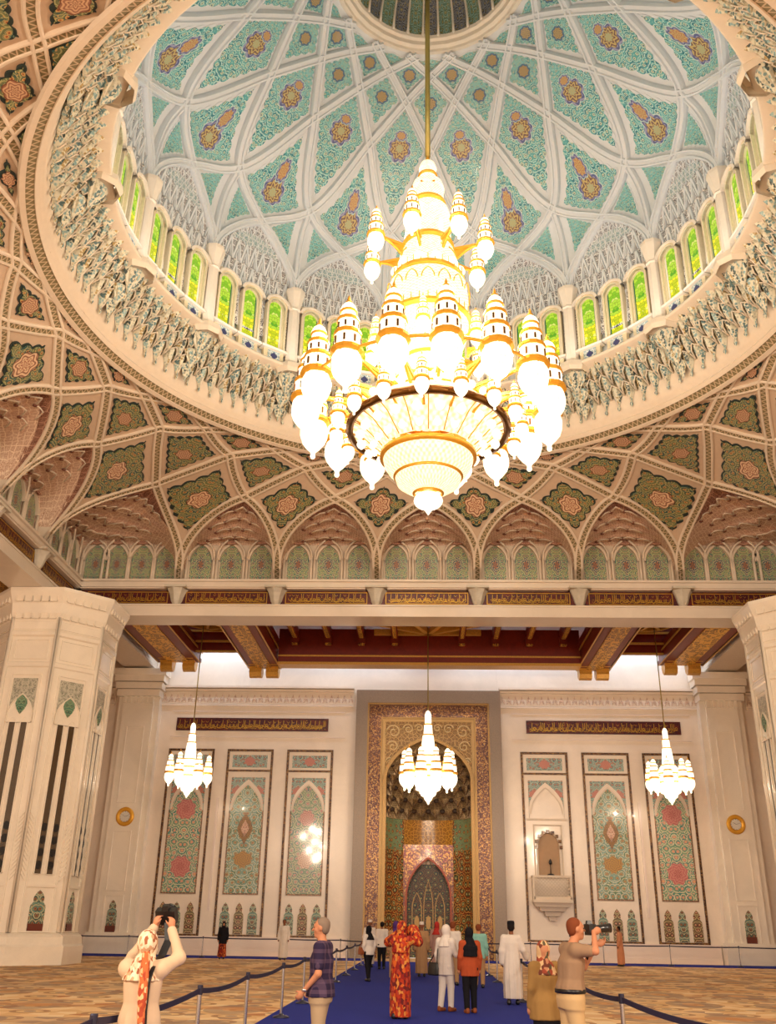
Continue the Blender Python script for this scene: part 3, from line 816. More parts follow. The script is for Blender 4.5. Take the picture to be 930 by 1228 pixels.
recess(pi * .03, pi * .29, 5.3, 6.88, 'upper_panel', M['mih_green'], push=.015); recess(pi * .71, pi * .97, 5.3, 6.88, 'upper_panel', M['mih_green'], push=.015)
recess(pi * .31, pi * .69, 4.6, 6.9, 'centre_band', M['mih_gold'])
# inner arched recess
IW = R2 * cos(pi * .31); iy = depth * sin(pi * .31)
fni = lambda a, b_, d: (a, iy - d, b_)
b = MB(); A = [(a, c) for a, c in arch_poly(IW * .9, 4.9, 2.9)]
O = [(-IW - .05, 0), (-IW - .05, 6.0), (IW + .05, 6.0), (IW + .05, 0)]
half = len(A) // 2
b.prism((A[:half + 1] + [(0, 5.6), (-IW - .03, 5.6), (-IW - .03, 0)])[::-1], fni, -.5, .02); b.prism([(-x, z) for x, z in A[:half + 1] + [(0, 5.6), (-IW - .03, 5.6), (-IW - .03, 0)]], fni, -.5, .02)
b.build('inner_arch_wall', M['goldmosaic2'], mih)
b = MB(); P = [fni(x, z, .02) for x, z in A]; b.strip(P, [(0, -1, 0)] * len(P), [(-.05, 0), (-.05, .08), (.05, .08), (.05, 0)]); b.build('inner_arch_bead', M['redtrim'], mih)
b = MB(); b.prism(A, lambda a, z, d: (a, iy + .45 - d, z), 0, .02, ctr=(0, 2.2)); b.build('inner_back', M['mih_door'], mih)
b = MB()
for xx in (-.62, 0, .62):
    o = ogee_poly(.27, 2.9 if xx else 3.5, 2.1); b.band([(xx + x, .3 + z) for x, z in o], [(xx + x * .84, .34 + z * .97) for x, z in o], lambda a, z, d: (a, iy + .43 - d, z), 0, .05)
    b.prism([(xx + .13 * cos(t), 1.7 + .34 * sin(t)) for t in [i * pi / 8 for i in range(16)]], lambda a, z, d: (a, iy + .43 - d, z), 0, .04)
b.build('inlay_arches', M['mih_bead'], mih)
# honeycomb vault: tiers of pointed cells
b = MB(); rr = random.Random(3)
tiers = 7
def vault(a, t):
    # t 0 at springing, 1 at apex: section follows the arch
    z = 6.9 + (AP - .12 - 6.9) * t
    if z < sp_z: f = 1.0
    else:
        q = (z - sp_z) / (AP - sp_z); f = .02
        for i_ in range(200):
            th = i_ / 199 * pi / 2
            if .74 * sin(th) + .26 * (1 - cos(th)) >= q: f = max(.02, cos(th)); break
    return f, z
for k in range(tiers):
    f0, z0 = vault(0, k / tiers); f1, z1 = vault(0, (k + 1) / tiers)
    nc = max(3, 9 - k)
    off = 0
    for i in range(nc):
        a0 = pi * i / nc; a1 = pi * (i + 1) / nc
        vs = []; uv = []; n1, n2 = 6, 6
        for j in range(n2 + 1):
            for l in range(n1 + 1):
                u = l / n1; v = j / n2; a = a0 + (a1 - a0) * u
                bul = sin(pi * u) ** .8 * (1 - v ** 1.6) * .24
                f = f0 + (f1 - f0) * v ** 2.2 + bul * f0 - .05
                w_ = z0 + (z1 - z0) * (v - .12 * (1 - abs(2 * u - 1)) * (v > .5))
                vs.append((-R2 * f * cos(a), depth * f * sin(a) * (.55 + .45 * f) + .0, w_)); uv.append((u, v))
        fs = [(j * (n1 + 1) + l, j * (n1 + 1) + l + 1, (j + 1) * (n1 + 1) + l + 1, (j + 1) * (n1 + 1) + l) for j in range(n2) for l in range(n1)]
        b.add(vs, fs, uv, mi=rr.choice((0, 0, 1)), smooth=True)
        # pointed hood line of the cell
        pts = [(-R2 * f0 * 1.0 * cos(a0 + (a1 - a0) * u) * .97, depth * f0 * sin(a0 + (a1 - a0) * u) * .95 * (.55 + .45 * f0), z0 + (z1 - z0) * (.15 + .8 * (1 - abs(2 * u - 1)) ** .7)) for u in [i_ / 8 for i_ in range(9)]]
        b.tube(pts, .035, 4, mi=1)
        am = (a0 + a1) / 2; fm = f0 + (f1 - f0) * .5; hole = MB(); hole.sphere((-R2 * fm * cos(am) * .98, depth * fm * sin(am) * .95 * (.55 + .45 * fm), z0 + (z1 - z0) * .8), (.17 * (1 - k * .06), .12, .13), 8, 5); hole.build('cell_shade_blob', M['mih_dark'], mih)  # solid dark ellipsoid: the shade of the cell opening is in its colour
b.build('honeycomb_vault', [M['mih_muq'], M['mih_muq2']], mih)
# recess shell (keeps the wall behind dark) 
# ---- cut the mihrab opening: the wall behind is set back, rebuilt as pieces
bpy.data.objects.remove(wall_back)
for bx in (((-17.0, WY + .5, 8.6), (26.5, 1.0, 17.2)), ((17.2, WY + .5, 8.6), (26.5, 1.0, 17.2)), ((.1, WY + .52, 15.4), (7.7, 1.0, 3.6)), ((.1, WY + 3.4, 7.0), (9, .4, 14)),
           ((-3.9, WY + 2.2, 7), (.5, 2.2, 14)), ((4.1, WY + 2.2, 7), (.5, 2.2, 14)), ((.1, WY + 2.2, 13.75), (7.4, 2.2, .3))):
    wb = MB(); wb.box(*bx); wb.build('wall_back', M['marble'], kind='structure')
# ------------------------------------------------------------------ piers
def pier(sx, nm):
    X, Y, A = sx * 16.35, 15.0, 2.35
    col = empty('column_' + nm, (X, Y, 0), kind='structure')
    def octa(a): return [(a / cos(pi / 8) * sin(pi / 8 + k * pi / 4), a / cos(pi / 8) * cos(pi / 8 + k * pi / 4)) for k in range(8)]
    b = MB()
    prof = [(A + .32, 0), (A + .32, .62), (A + .26, .7), (A + .24, .95), (A + .16, 1.02), (A, 1.1), (A, 11.0), (A + .05, 11.05), (A + .05, 11.2), (A, 11.25), (A, 12.3), (A + .08, 12.36), (A + .08, 12.5), (A + .02, 12.6),
            (A + .05, 13.0), (A + .16, 13.3), (A + .22, 13.7), (A + .34, 14.0), (A + .42, 14.2), (A + .42, 14.34)]
    vs = []; fs = []
    for a, z in prof:
        vs += [(x, y, z) for x, y in octa(a)]
    for i in range(len(prof) - 1):
        for k in range(8):
            l = (k + 1) % 8; fs.append((i * 8 + k, i * 8 + l, (i + 1) * 8 + l, (i + 1) * 8 + k))
    fs.append(tuple(range(len(vs) - 8, len(vs)))); b.add(vs, fs); b.build('shaft', M['marble_col'], col)
    cr = MB(); tw = MB(); pt = MB(); dr = MB(); sl = MB(); mo = MB(); bt = MB(); rd = MB(); dk = MB(); cp = MB()
    for k in range(8):
        th = k * pi / 4                          # outward normal direction
        nx, ny = sin(th), cos(th); tx, ty = cos(th), -sin(th)
        # seen faces only: those turned to the camera side and the bay
        if ny > .8: continue
        f = lambda a, z, d, nx=nx, ny=ny, tx=tx, ty=ty: (nx * (A + d) + tx * a, ny * (A + d) + ty * a, z)
        wide = True
        for o_ in (-.98, .98): # corner rolls
            cr.tube([f(o_, 1.1, 0), f(o_, 13.2, 0)], .1, 8)
        for (z0, z1) in ((11.35, 12.2),):
            o = rect(-.72, .72, z0, z1); mo.band(o, inset(o, .05), f, 0, .04)
        narrow = (nx * sx > .8)
        o = rect(-.62, .62, 2.72, 10.75); mo.band(o, inset(o, .06), f, 0, .05)
        o = rect(-.62, .62, .98, 2.6); mo.band([(a, z + .12) for a, z in o], inset([(a, z + .12) for a, z in o], .05), f, 0, .05)
        bt.prism([(a, 1.18 + z) for a, z in keyhole(.3, 1.4)], f, 0, .03)
        rd.prism(rect(-.3, .3, 1.15, 1.4), f, 0, .045)
        pt.prism(rect(-.5, .5, 9.2, 10.55), f, 0, .02)
        og = [(a, 8.75 + z) for a, z in ogee_poly(.5, 1.15, .3)]
        mo.prism(og, f, 0, .045); mo.band([(a * 1.06, z + .03) for a, z in og], og, f, 0, .1)
        dr.prism([(a, 9.5 + z) for a, z in ((0, -.42), (.16, -.22), (.24, 0), (.2, .18), (0, .36), (-.2, .18), (-.24, 0), (-.16, -.22))], f, 0, .08)
        for xx in (-.24, .24):
            P = [(xx + a, 3.0 + z) for a, z in arch_poly(.125, 5.95, 5.7)]
            P = [(a, max(z, 3.0 + .12 - sqrt(max(0, .0156 - (a - xx) ** 2)) * 0)) for a, z in P]
            sl.prism(P, f, 0, .03)
            mo.band([(xx + (a - xx) * 1.3, z + .02) for a, z in P], P, f, 0, .07)
            for j in range(4):
                dk.prism([(xx + .115 * cos(t), 3.45 + j * .46 + .16 * sin(t)) for t in [i * pi / 6 for i in range(12)]], f, 0, .05)
        for j in range(14):      # chevron flutes low on the corners
            z = 2.9 + j * .17
            for s_ in (-1, 1):
                tw.bar(f(s_ * .68, z, .02), f(s_ * .9, z + .28, .02), .05, .05)
        for j in range(5):       # capital niches in two rows
            xx = -.72 + j * .36
            P = [(xx + a, 13.05 + z) for a, z in arch_poly(.14, .62, .3, 5)]
            cp.band([(xx + (a - xx) * 1.25, z + .03) for a, z in P], P, f, .02, .16)
            P = [(xx + a, 13.75 + z) for a, z in arch_poly(.15, .42, .16, 5)]
            cp.band([(xx + (a - xx) * 1.25, z + .03) for a, z in P], P, f, .12, .34)
        o = rect(-.9, .9, 12.62, 12.98); mo.band(o, inset(o, .04), f, 0, .06)
    cr.build('corner_roll', M['marble_col'], col); tw.build('chevron_flutes', M['marble_col'], col); mo.build('mouldings', M['marble_col'], col)
    pt.build('pale_tile', M['pier_tile'], col); dr.build('drop_tile', M['drop'], col); sl.build('lancet_slot', M['slot'], col); dk.build('speaker_discs', M['black'], col)
    bt.build('arched_tile', M['small_a'], col); rd.build('tile_base', M['redtile'], col); cp.build('capital_niches', M['marble_col'], col)
pier(-1, 'left'); pier(1, 'right')

# ------------------------------------------------------------------ beams of the domed bay
def side_fn(k):
    """local frame of bay side k: (a along, d inward, z)"""
    c, s = [(1, 0), (0, -1), (-1, 0), (0, 1)][k]      # along direction
    nx, ny = [(0, 1), (1, 0), (0, -1), (-1, 0)][k]    # outward
    return lambda a, z, d: (c * a + nx * (S - d), s * a + ny * (S - d), z)
def beam(k, nm, rng_):
    f = side_fn(k)
    bm = empty('beam_' + nm, (0, 0, 0), kind='structure')
    a0, a1 = rng_
    b = MB()
    def blk(x0, x1, z0, z1, d0, d1, mi=0):
        vs = [f(a, z, d) for a in (x0, x1) for z in (z0, z1) for d in (d0, d1)]
        b.add(vs, [(0, 1, 3, 2), (4, 6, 7, 5), (0, 4, 5, 1), (2, 3, 7, 6), (0, 2, 6, 4), (1, 5, 7, 3)], mi=mi)
    blk(a0, a1, 14.35, 14.87, -1.5, 0); blk(a0, a1, 14.87, 15.62, -1.5, -.22); blk(a0, a1, 15.62, 16.05, -1.5, .12)
    blk(a0, a1, 15.68, 15.78, 0, .2); blk(a0, a1, 15.95, 16.05, 0, .24); blk(a0, a1, 14.82, 14.9, -.2, .05)
    b.build('marble_band', M['beam_marble'], bm)
    n0, n1 = (0, 7) if k == 0 else ((0, 4) if k == 1 else (3, 7))
    for i in range(n0, n1):
        x0 = -S + 2 * S * i / 7; x1 = x0 + 2 * S / 7
        p = MB(); p.prism(rect(x0 + .1, x1 - .1, 14.9, 15.6), f, -.22, -.12)
        p.build('script_ground', M['calli'], bm)
        p = MB(); o = rect(x0 + .42, x1 - .42, 14.97, 15.53); p.band(o, inset(o, .035), f, -.12, -.09)
        script(p, x0 + .5, x1 - .5, 15.0, 15.5, f, -.085, 31 * k + i); script(p, x0 + .6, x1 - .5, 15.0, 15.26, f, -.083, 131 * k + i)
        p.build('gold_script', M['calli_gold'], bm)
        if i > n0 or k != 0:
            # fan shaped bracket
            q = MB(); w = .42
            na = 18; prof = [(.05, 14.8), (.16, 14.9), (.26, 15.06), (.31, 15.24), (.37, 15.42), (.46, 15.56), (.52, 15.64)]
            vs = [f(x0 + r * (1 - .1 * abs(sin(pi * k_ / na * 3.5))) * cos(pi * k_ / na), z + (.05 * abs(sin(pi * k_ / na * 3.5)) if z > 15.5 else 0), -.12 + r * (1 - .1 * abs(sin(pi * k_ / na * 3.5))) * 1.1 * sin(pi * k_ / na)) for r, z in prof for k_ in range(na + 1)]
            q.add(vs, [(m_ * (na + 1) + k_, m_ * (na + 1) + k_ + 1, (m_ + 1) * (na + 1) + k_ + 1, (m_ + 1) * (na + 1) + k_) for m_ in range(len(prof) - 1) for k_ in range(na)])
            q.prism([(x0 - .5, 15.62), (x0 + .5, 15.62), (x0 + .5, 15.72), (x0 - .5, 15.72)], f, -.2, .42)
            q.build('bracket', M['bracket'], bm)
beam(0, 'far', (-17.6, 17.6)); beam(1, 'right', (-17.4, 17.4)); beam(3, 'left', (-17.4, 17.4))

# marble beams from the piers to the wall pilasters, and the aisle edge beams
for sx, nm in ((-1, 'left'), (1, 'right')):
    b = MB(); b.box((sx * 16.2, 22.2, 15.5), (1.5, 11.0, 1.7)); b.box((sx * 16.2, 22.2, 14.72), (1.7, 11.0, .16)); b.box((sx * 16.2, 22.2, 15.3), (1.65, 11.0, .1))
    b.build('beam_aisle_' + nm, M['stone2'], kind='structure')

# ------------------------------------------------------------------ carved wooden ceilings of the aisles
def wood_ceiling(name, x0, x1, y0, y1, axis='y'):
    c = empty(name, (0, 0, 0), kind='structure')
    b = MB(); b.box(((x0 + x1) / 2, (y0 + y1) / 2, 16.75), (x1 - x0, y1 - y0, .2))
    b.build('boards', M['wood'], c)
    return c
wc = wood_ceiling('ceiling', -30, 30, 17.7, 27.6)
def carved_beam(X, Y0, Y1, z, w, h, c, gold_under=True):
    b = MB(); b.box((X, (Y0 + Y1) / 2, z + h / 2), (w, Y1 - Y0, h)); 
    for s_ in (-1, 1):
        b.box((X + s_ * w / 2, (Y0 + Y1) / 2, z + .1), (.14, Y1 - Y0, .2)); b.box((X + s_ * w / 2, (Y0 + Y1) / 2, z + h - .2), (.2, Y1 - Y0, .3))
    b.build('carved_beam', M['wood'], c)
    g = MB(); g.box((X, (Y0 + Y1) / 2, z - .02), (w * .5, Y1 - Y0 - .4, .06)); g.build('gilded_soffit', M['gilt'], c)
    g = MB()
    for s_ in (-1, 1): g.box((X + s_ * (w / 2 + .02), (Y0 + Y1) / 2, z + .02), (.08, Y1 - Y0, .08))
    for s_ in (-1, 1): g.box((X + s_ * (w / 2 + .09), (Y0 + Y1) / 2, z + h * .55), (.04, Y1 - Y0, .1))
    g.build('gilded_edge', M['gilt_trim'], c)
    # scrolled corbels at the wall end
    for s_ in (-1, 1):
        k = MB(); xx = X + s_ * w * .27
        prof = [(0, .9), (0, -.05), (-.1, -.35), (-.35, -.52), (-.6, -.46), (-.75, -.26), (-.7, -.06), (-.95, .05), (-1.3, .0), (-1.5, .2), (-1.5, .9)]
        for q in (-1, 1):
            pass
        vs = [(xx - .34, Y1 + y + .3, z + zz - .02) for y, zz in prof] + [(xx + .34, Y1 + y + .3, z + zz - .02) for y, zz in prof]
        n = len(prof)
        k.add(vs, [tuple(range(n)), tuple(range(n, 2 * n))[::-1]] + [(i, (i + 1) % n, n + (i + 1) % n, n + i) for i in range(n)])
        k.build('corbel', M['gilt_trim'], c)
for X in (-8.95, 9.1): carved_beam(X, 17.3, 26.2, 14.45, 1.7, 1.3, wc)
for X in (-13.7, 13.8): carved_beam(X, 17.3, 25.9, 14.7, 2.3, 1.0, wc)
for X in (-18.6, 18.6): carved_beam(X, 12.0, 26.0, 14.75, 1.8, 1.0, wc)
# cross beams near the wall
for x0, x1 in ((-8.0, 8.2),):
    b = MB(); b.box(((x0 + x1) / 2, 24.9, 15.3), (x1 - x0, .8, 1.9)); b.build('cross_beam', M['wood'], wc)
    g = MB(); g.box(((x0 + x1) / 2, 24.9, 14.34), (x1 - x0, .9, .14)); g.box(((x0 + x1) / 2, 24.47, 14.75), (x1 - x0, .08, .08)); g.build('gilded_edge', M['gilt_trim'], wc)
    n = 9
    for i in range(n):
        xx = x0 + (i + .5) * (x1 - x0) / n
        if abs(xx - .1) < 1: continue
        b = MB(); b.box((xx, 21, 15.95), (.34, 7.4, .5)); b.box((xx, 24.35, 15.6), (.4, .3, .5)); b.build('joist', M['wood'], wc)
        g = MB(); g.box((xx, 21, 15.68), (.2, 7.4, .05)); g.box((xx, 24.3, 15.35), (.3, .26, .08)); g.build('gilded_joist_face', M['gilt'], wc)
    # star coffer in the middle
    b = MB()
    for sx in (-1, 1):
        b.bar((.1, 23.9, 15.9), (.1 + sx * 2.6, 22.2, 15.9), .22, .3); b.bar((.1, 23.9, 15.9), (.1 + sx * 1.1, 21, 15.9), .22, .3); b.bar((.1 + sx * 2.6, 22.2, 15.9), (.1 + sx * 1.1, 21, 15.9), .16, .3)
    b.bar((-2.8, 23.9, 15.9), (2.9, 23.9, 15.9), .25, .3)
    b.build('star_coffer', M['gilt_trim'], wc)
for sx in (-1, 1):
    x0, x1 = sorted((sx * 9.9, sx * 12.9))
    b = MB()
    for yy, zz in ((24.9, 15.0), (24.3, 15.4), (23.7, 15.8), (20, 15.8), (19.4, 15.4)): b.box(((x0 + x1) / 2, yy, zz + .5), (x1 - x0, .4, .9))
    b.build('coffer_step', M['wood'], wc)
    g = MB()
    for yy, zz in ((24.7, 14.96), (24.1, 15.36), (23.5, 15.76)): g.box(((x0 + x1) / 2, yy, zz + .06), (x1 - x0, .1, .1))
    cx, cy = (x0 + x1) / 2, 21.9
    for i in range(8):
        a = i * pi / 4; g.bar((cx + .35 * cos(a), cy + .35 * sin(a), 15.9), (cx + 1.35 * cos(a + .2), cy + 1.35 * sin(a + .2), 15.9), .14, .2)
    for i in range(8):
        a = i * pi / 4; g.bar((cx + 1.35 * cos(a + .2), cy + 1.35 * sin(a + .2), 15.9), (cx + 1.35 * cos(a + .2 + pi / 4), cy + 1.35 * sin(a + .2 + pi / 4), 15.9), .14, .2)
    g.build('star_coffer', M['gilt_trim'], wc)
b = MB(); b.box((-24, 2, 16.75), (13, 32, .2)); b.box((24, 2, 16.75), (13, 32, .2))
sc = b.build('ceiling_side', M['wood'], kind='structure')
b = MB()
for sx in (-1, 1):
    for yy in range(-10, 18, 4): b.box((sx * 23, yy, 16.1), (10.5, .9, 1.2))
    b.box((sx * 18.6, 2, 15.7), (1.2, 30, 1.2))
b.build('side_beams', M['wood'], sc)
b = MB()
for sx in (-1, 1):
    for yy in range(-10, 18, 4): b.box((sx * 23, yy, 15.48), (10.5, .6, .05))
    b.box((sx * 18.6, 2, 15.08), (.7, 30, .05))
b.build('side_gilding', M['gilt'], sc)
# ------------------------------------------------------------------ vault between the square bay and the dome ring
RX = .15           # the dome axis
RR, RZ, Z0, NE = 12.15, 20.45, 16.05, 1.08
def vbase(w):
    w = (w + .5) % 24 - .5
    k = int((w + .5) // 6); f = w - 6 * k
    u = 2 * f if f < .5 else f + .5
    p = (-S, S + 2 * S * u / 7) if u < 0 else (-S + 2 * S * u / 7, S)
    for _ in range(k): p = (p[1], -p[0])
    return p
def VP(w, v, h=0.0):
    """w: arch coordinate (24 round the bay), v 0..1 from ledge to ring; h: offset to the inside"""
    def raw(w, v):
        v = min(max(v, 0.0), 1.0)
        b = vbase(w); ph = radians(-45 + w * 15)
        # the vault leaves each wall square to it and turns towards the ring only near the top
        m = min(abs(b[0]), abs(b[1])) / S
        ne = np.interp(m, (0, .3, .57, .8, 1), (1, 1.05, 1.4, 1.35, 1.2)); le = np.interp(m, (0, .57, .8, 1), (2.5, 2.3, 1.7, 1.2))
        ex, ey = (ne, le) if abs(b[0]) >= abs(b[1]) else (le, ne)
        vx, vy = v ** ex, v ** ey
        return np.array(((RX + RR * sin(ph)) * vx + b[0] * (1 - vx), RR * cos(ph) * vy + b[1] * (1 - vy), Z0 + (RZ - Z0) * (1 - (1 - v) ** NE) ** (1 / NE)))
    p = raw(w, v)
    if h == 0: return p
    return p + vnorm(w, v) * h
def vnorm(w, v):
    v = min(max(v, .03), .97); e = .02
    f = lambda a, b: VP(a, b)
    n = np.cross(f(w + e, v) - f(w - e, v), f(w, v + e) - f(w, v - e))
    n /= np.linalg.norm(n)
    c = np.array((RX, 0, 17.)) - f(w, v)
    return n if n @ c > 0 else -n
VA, VC, VD = .62, .845, .93
V1 = .13           # upright springing of the arches
_c, _R, _h = .625, 1.625, 1.5
def vlow(u):
    """lower edge of the shell above an arch, u from -.5 to .5"""
    x = min(1.0, 2 * abs(u))
    return V1 + (VA - V1) * sqrt(max(0, _R ** 2 - (x + _c) ** 2)) / _h
def varch(t):
    """arch edge as (offset, v): t 0 at the foot .. 1 apex"""
    if t < .2: return -.5, V1 * t / .2
    a = pi + (atan2(_h, -_c) - pi) * (t - .2) / .8
    return (_c + _R * cos(a)) * .5, V1 + (VA - V1) * _R * sin(a) / _h
vault = empty('vault', (0, 0, 0), kind='structure')
seen_w = list(range(24))      # arches w: far side 0..5, right 6.., left ..23
b = MB()
NU, NV = 20, 14
for w in range(24):
    vs = []; uv = []
    for i in range(NU + 1):
        u = -.5 + i / NU
        v0 = vlow(u)
        for j in range(NV + 1):
            v = v0 + (1 - v0) * j / NV
            vs.append(VP(w + u, v)); uv.append((u, v))
    fs = [(i * (NV + 1) + j, i * (NV + 1) + j + 1, (i + 1) * (NV + 1) + j + 1, (i + 1) * (NV + 1) + j) for i in range(NU) for j in range(NV)]
    b.add(vs, fs, uv, smooth=True)
b.build('vault_shell', M['stone'], vault)

# ribs
def rib(mb, mbl, path, w=.2, h=.09):
    P = [VP(a, v) for a, v in path]; Nn = [vnorm(a, v) for a, v in path]
    mb.strip(P, Nn, [(-w, 0), (-w, h * .7), (-w * .8, h), (-w * .52, h), (-w * .48, h * .5), (w * .48, h * .5), (w * .52, h), (w * .8, h), (w, h * .7), (w, 0)])
    mbl.strip(P, Nn, [(-w * .47, h * .55), (w * .47, h * .55)])
NR = 22
for w in range(24):
    r1 = MB(); r2 = MB()
    for sg in (-1, 1):
        base = w - .5 * -sg * -1
        # rib springing from the pier at w-.5 leaning right / left
        x0 = w - .5
        path = []
        for i in range(NR + 1):
            t = i / NR
            o, v = varch(t)
            path.append((x0 + sg * (.5 + o), v))
        L1 = [(VA, .5), (VC, 1.0), (VD, 1.5), (1.0, 2.0)]
        for a in range(3):
            for i in range(1, 7):
                t = i / 6; path.append((x0 + sg * (L1[a][1] + .5 * t), L1[a][0] + (L1[a + 1][0] - L1[a][0]) * t))
        if (w in seen_w) or ((w - 1) % 24 in seen_w): rib(r1, r2, path)
    if r1.v:
        r1.build('rib', M['stone2'], vault); r2.build('pierced_band', M['rib_lattice'], vault)
# tile panels
def vpanel(poly, ctr, name, mat, d=.22, lobe=.5, amp=.13, medal=True):
    """poly in (w,v)"""
    w0, v0 = ctr
    lw = np.linalg.norm(VP(w0 + .1, v0) - VP(w0 - .1, v0)) / .2
    lv = np.linalg.norm(VP(w0, v0 + .03) - VP(w0, v0 - .03)) / .06
    Q = [((a - w0) * lw, (c - v0) * lv) for a, c in poly]
    Q = inset(Q, d)
    lob = lobe
    out = scallop(Q, 6, lob, amp)
    f = lambda a, c, h: VP(w0 + a / lw, v0 + c / lv, h)
    e = MB(); sc_ = scallop(inset(Q, -.07), 6, lob, amp); e.prism(sc_, f, .0, .05, rings=5); e.build('panel_edge', M['tile_edge'], vault)
    m = MB(); m.prism(out, f, .05, .09, rings=5); o = m.build(name, mat, vault)
    return o
for w in range(24):
    if w not in seen_w: continue
    c = w + .5
    # B: diamond over the pier
    vpanel([(c, .26), (c + .5, VA), (c, VC), (c - .5, VA)], (c, .62), 'diamond_tile', M['tile_olive'], d=.62)
    # C over the arch
    vpanel([(w, VA), (w + .5, VC), (w, VD), (w - .5, VC)], (w, .82), 'kite_tile', M['tile_olive2'], d=.44, lobe=.38, amp=.1)
    vpanel([(c, VC), (c + .5, VD), (c, 1.0), (c - .5, VD)], (c, .925), 'upper_tile', M['tile_olive2'], d=.42, lobe=.38, amp=.1)
    vpanel([(w, VD), (w + .5, 1.0), (w - .5, 1.0)], (w, .98), 'ring_tile', M['tile_olive3'], d=.24, lobe=.3, amp=.05)
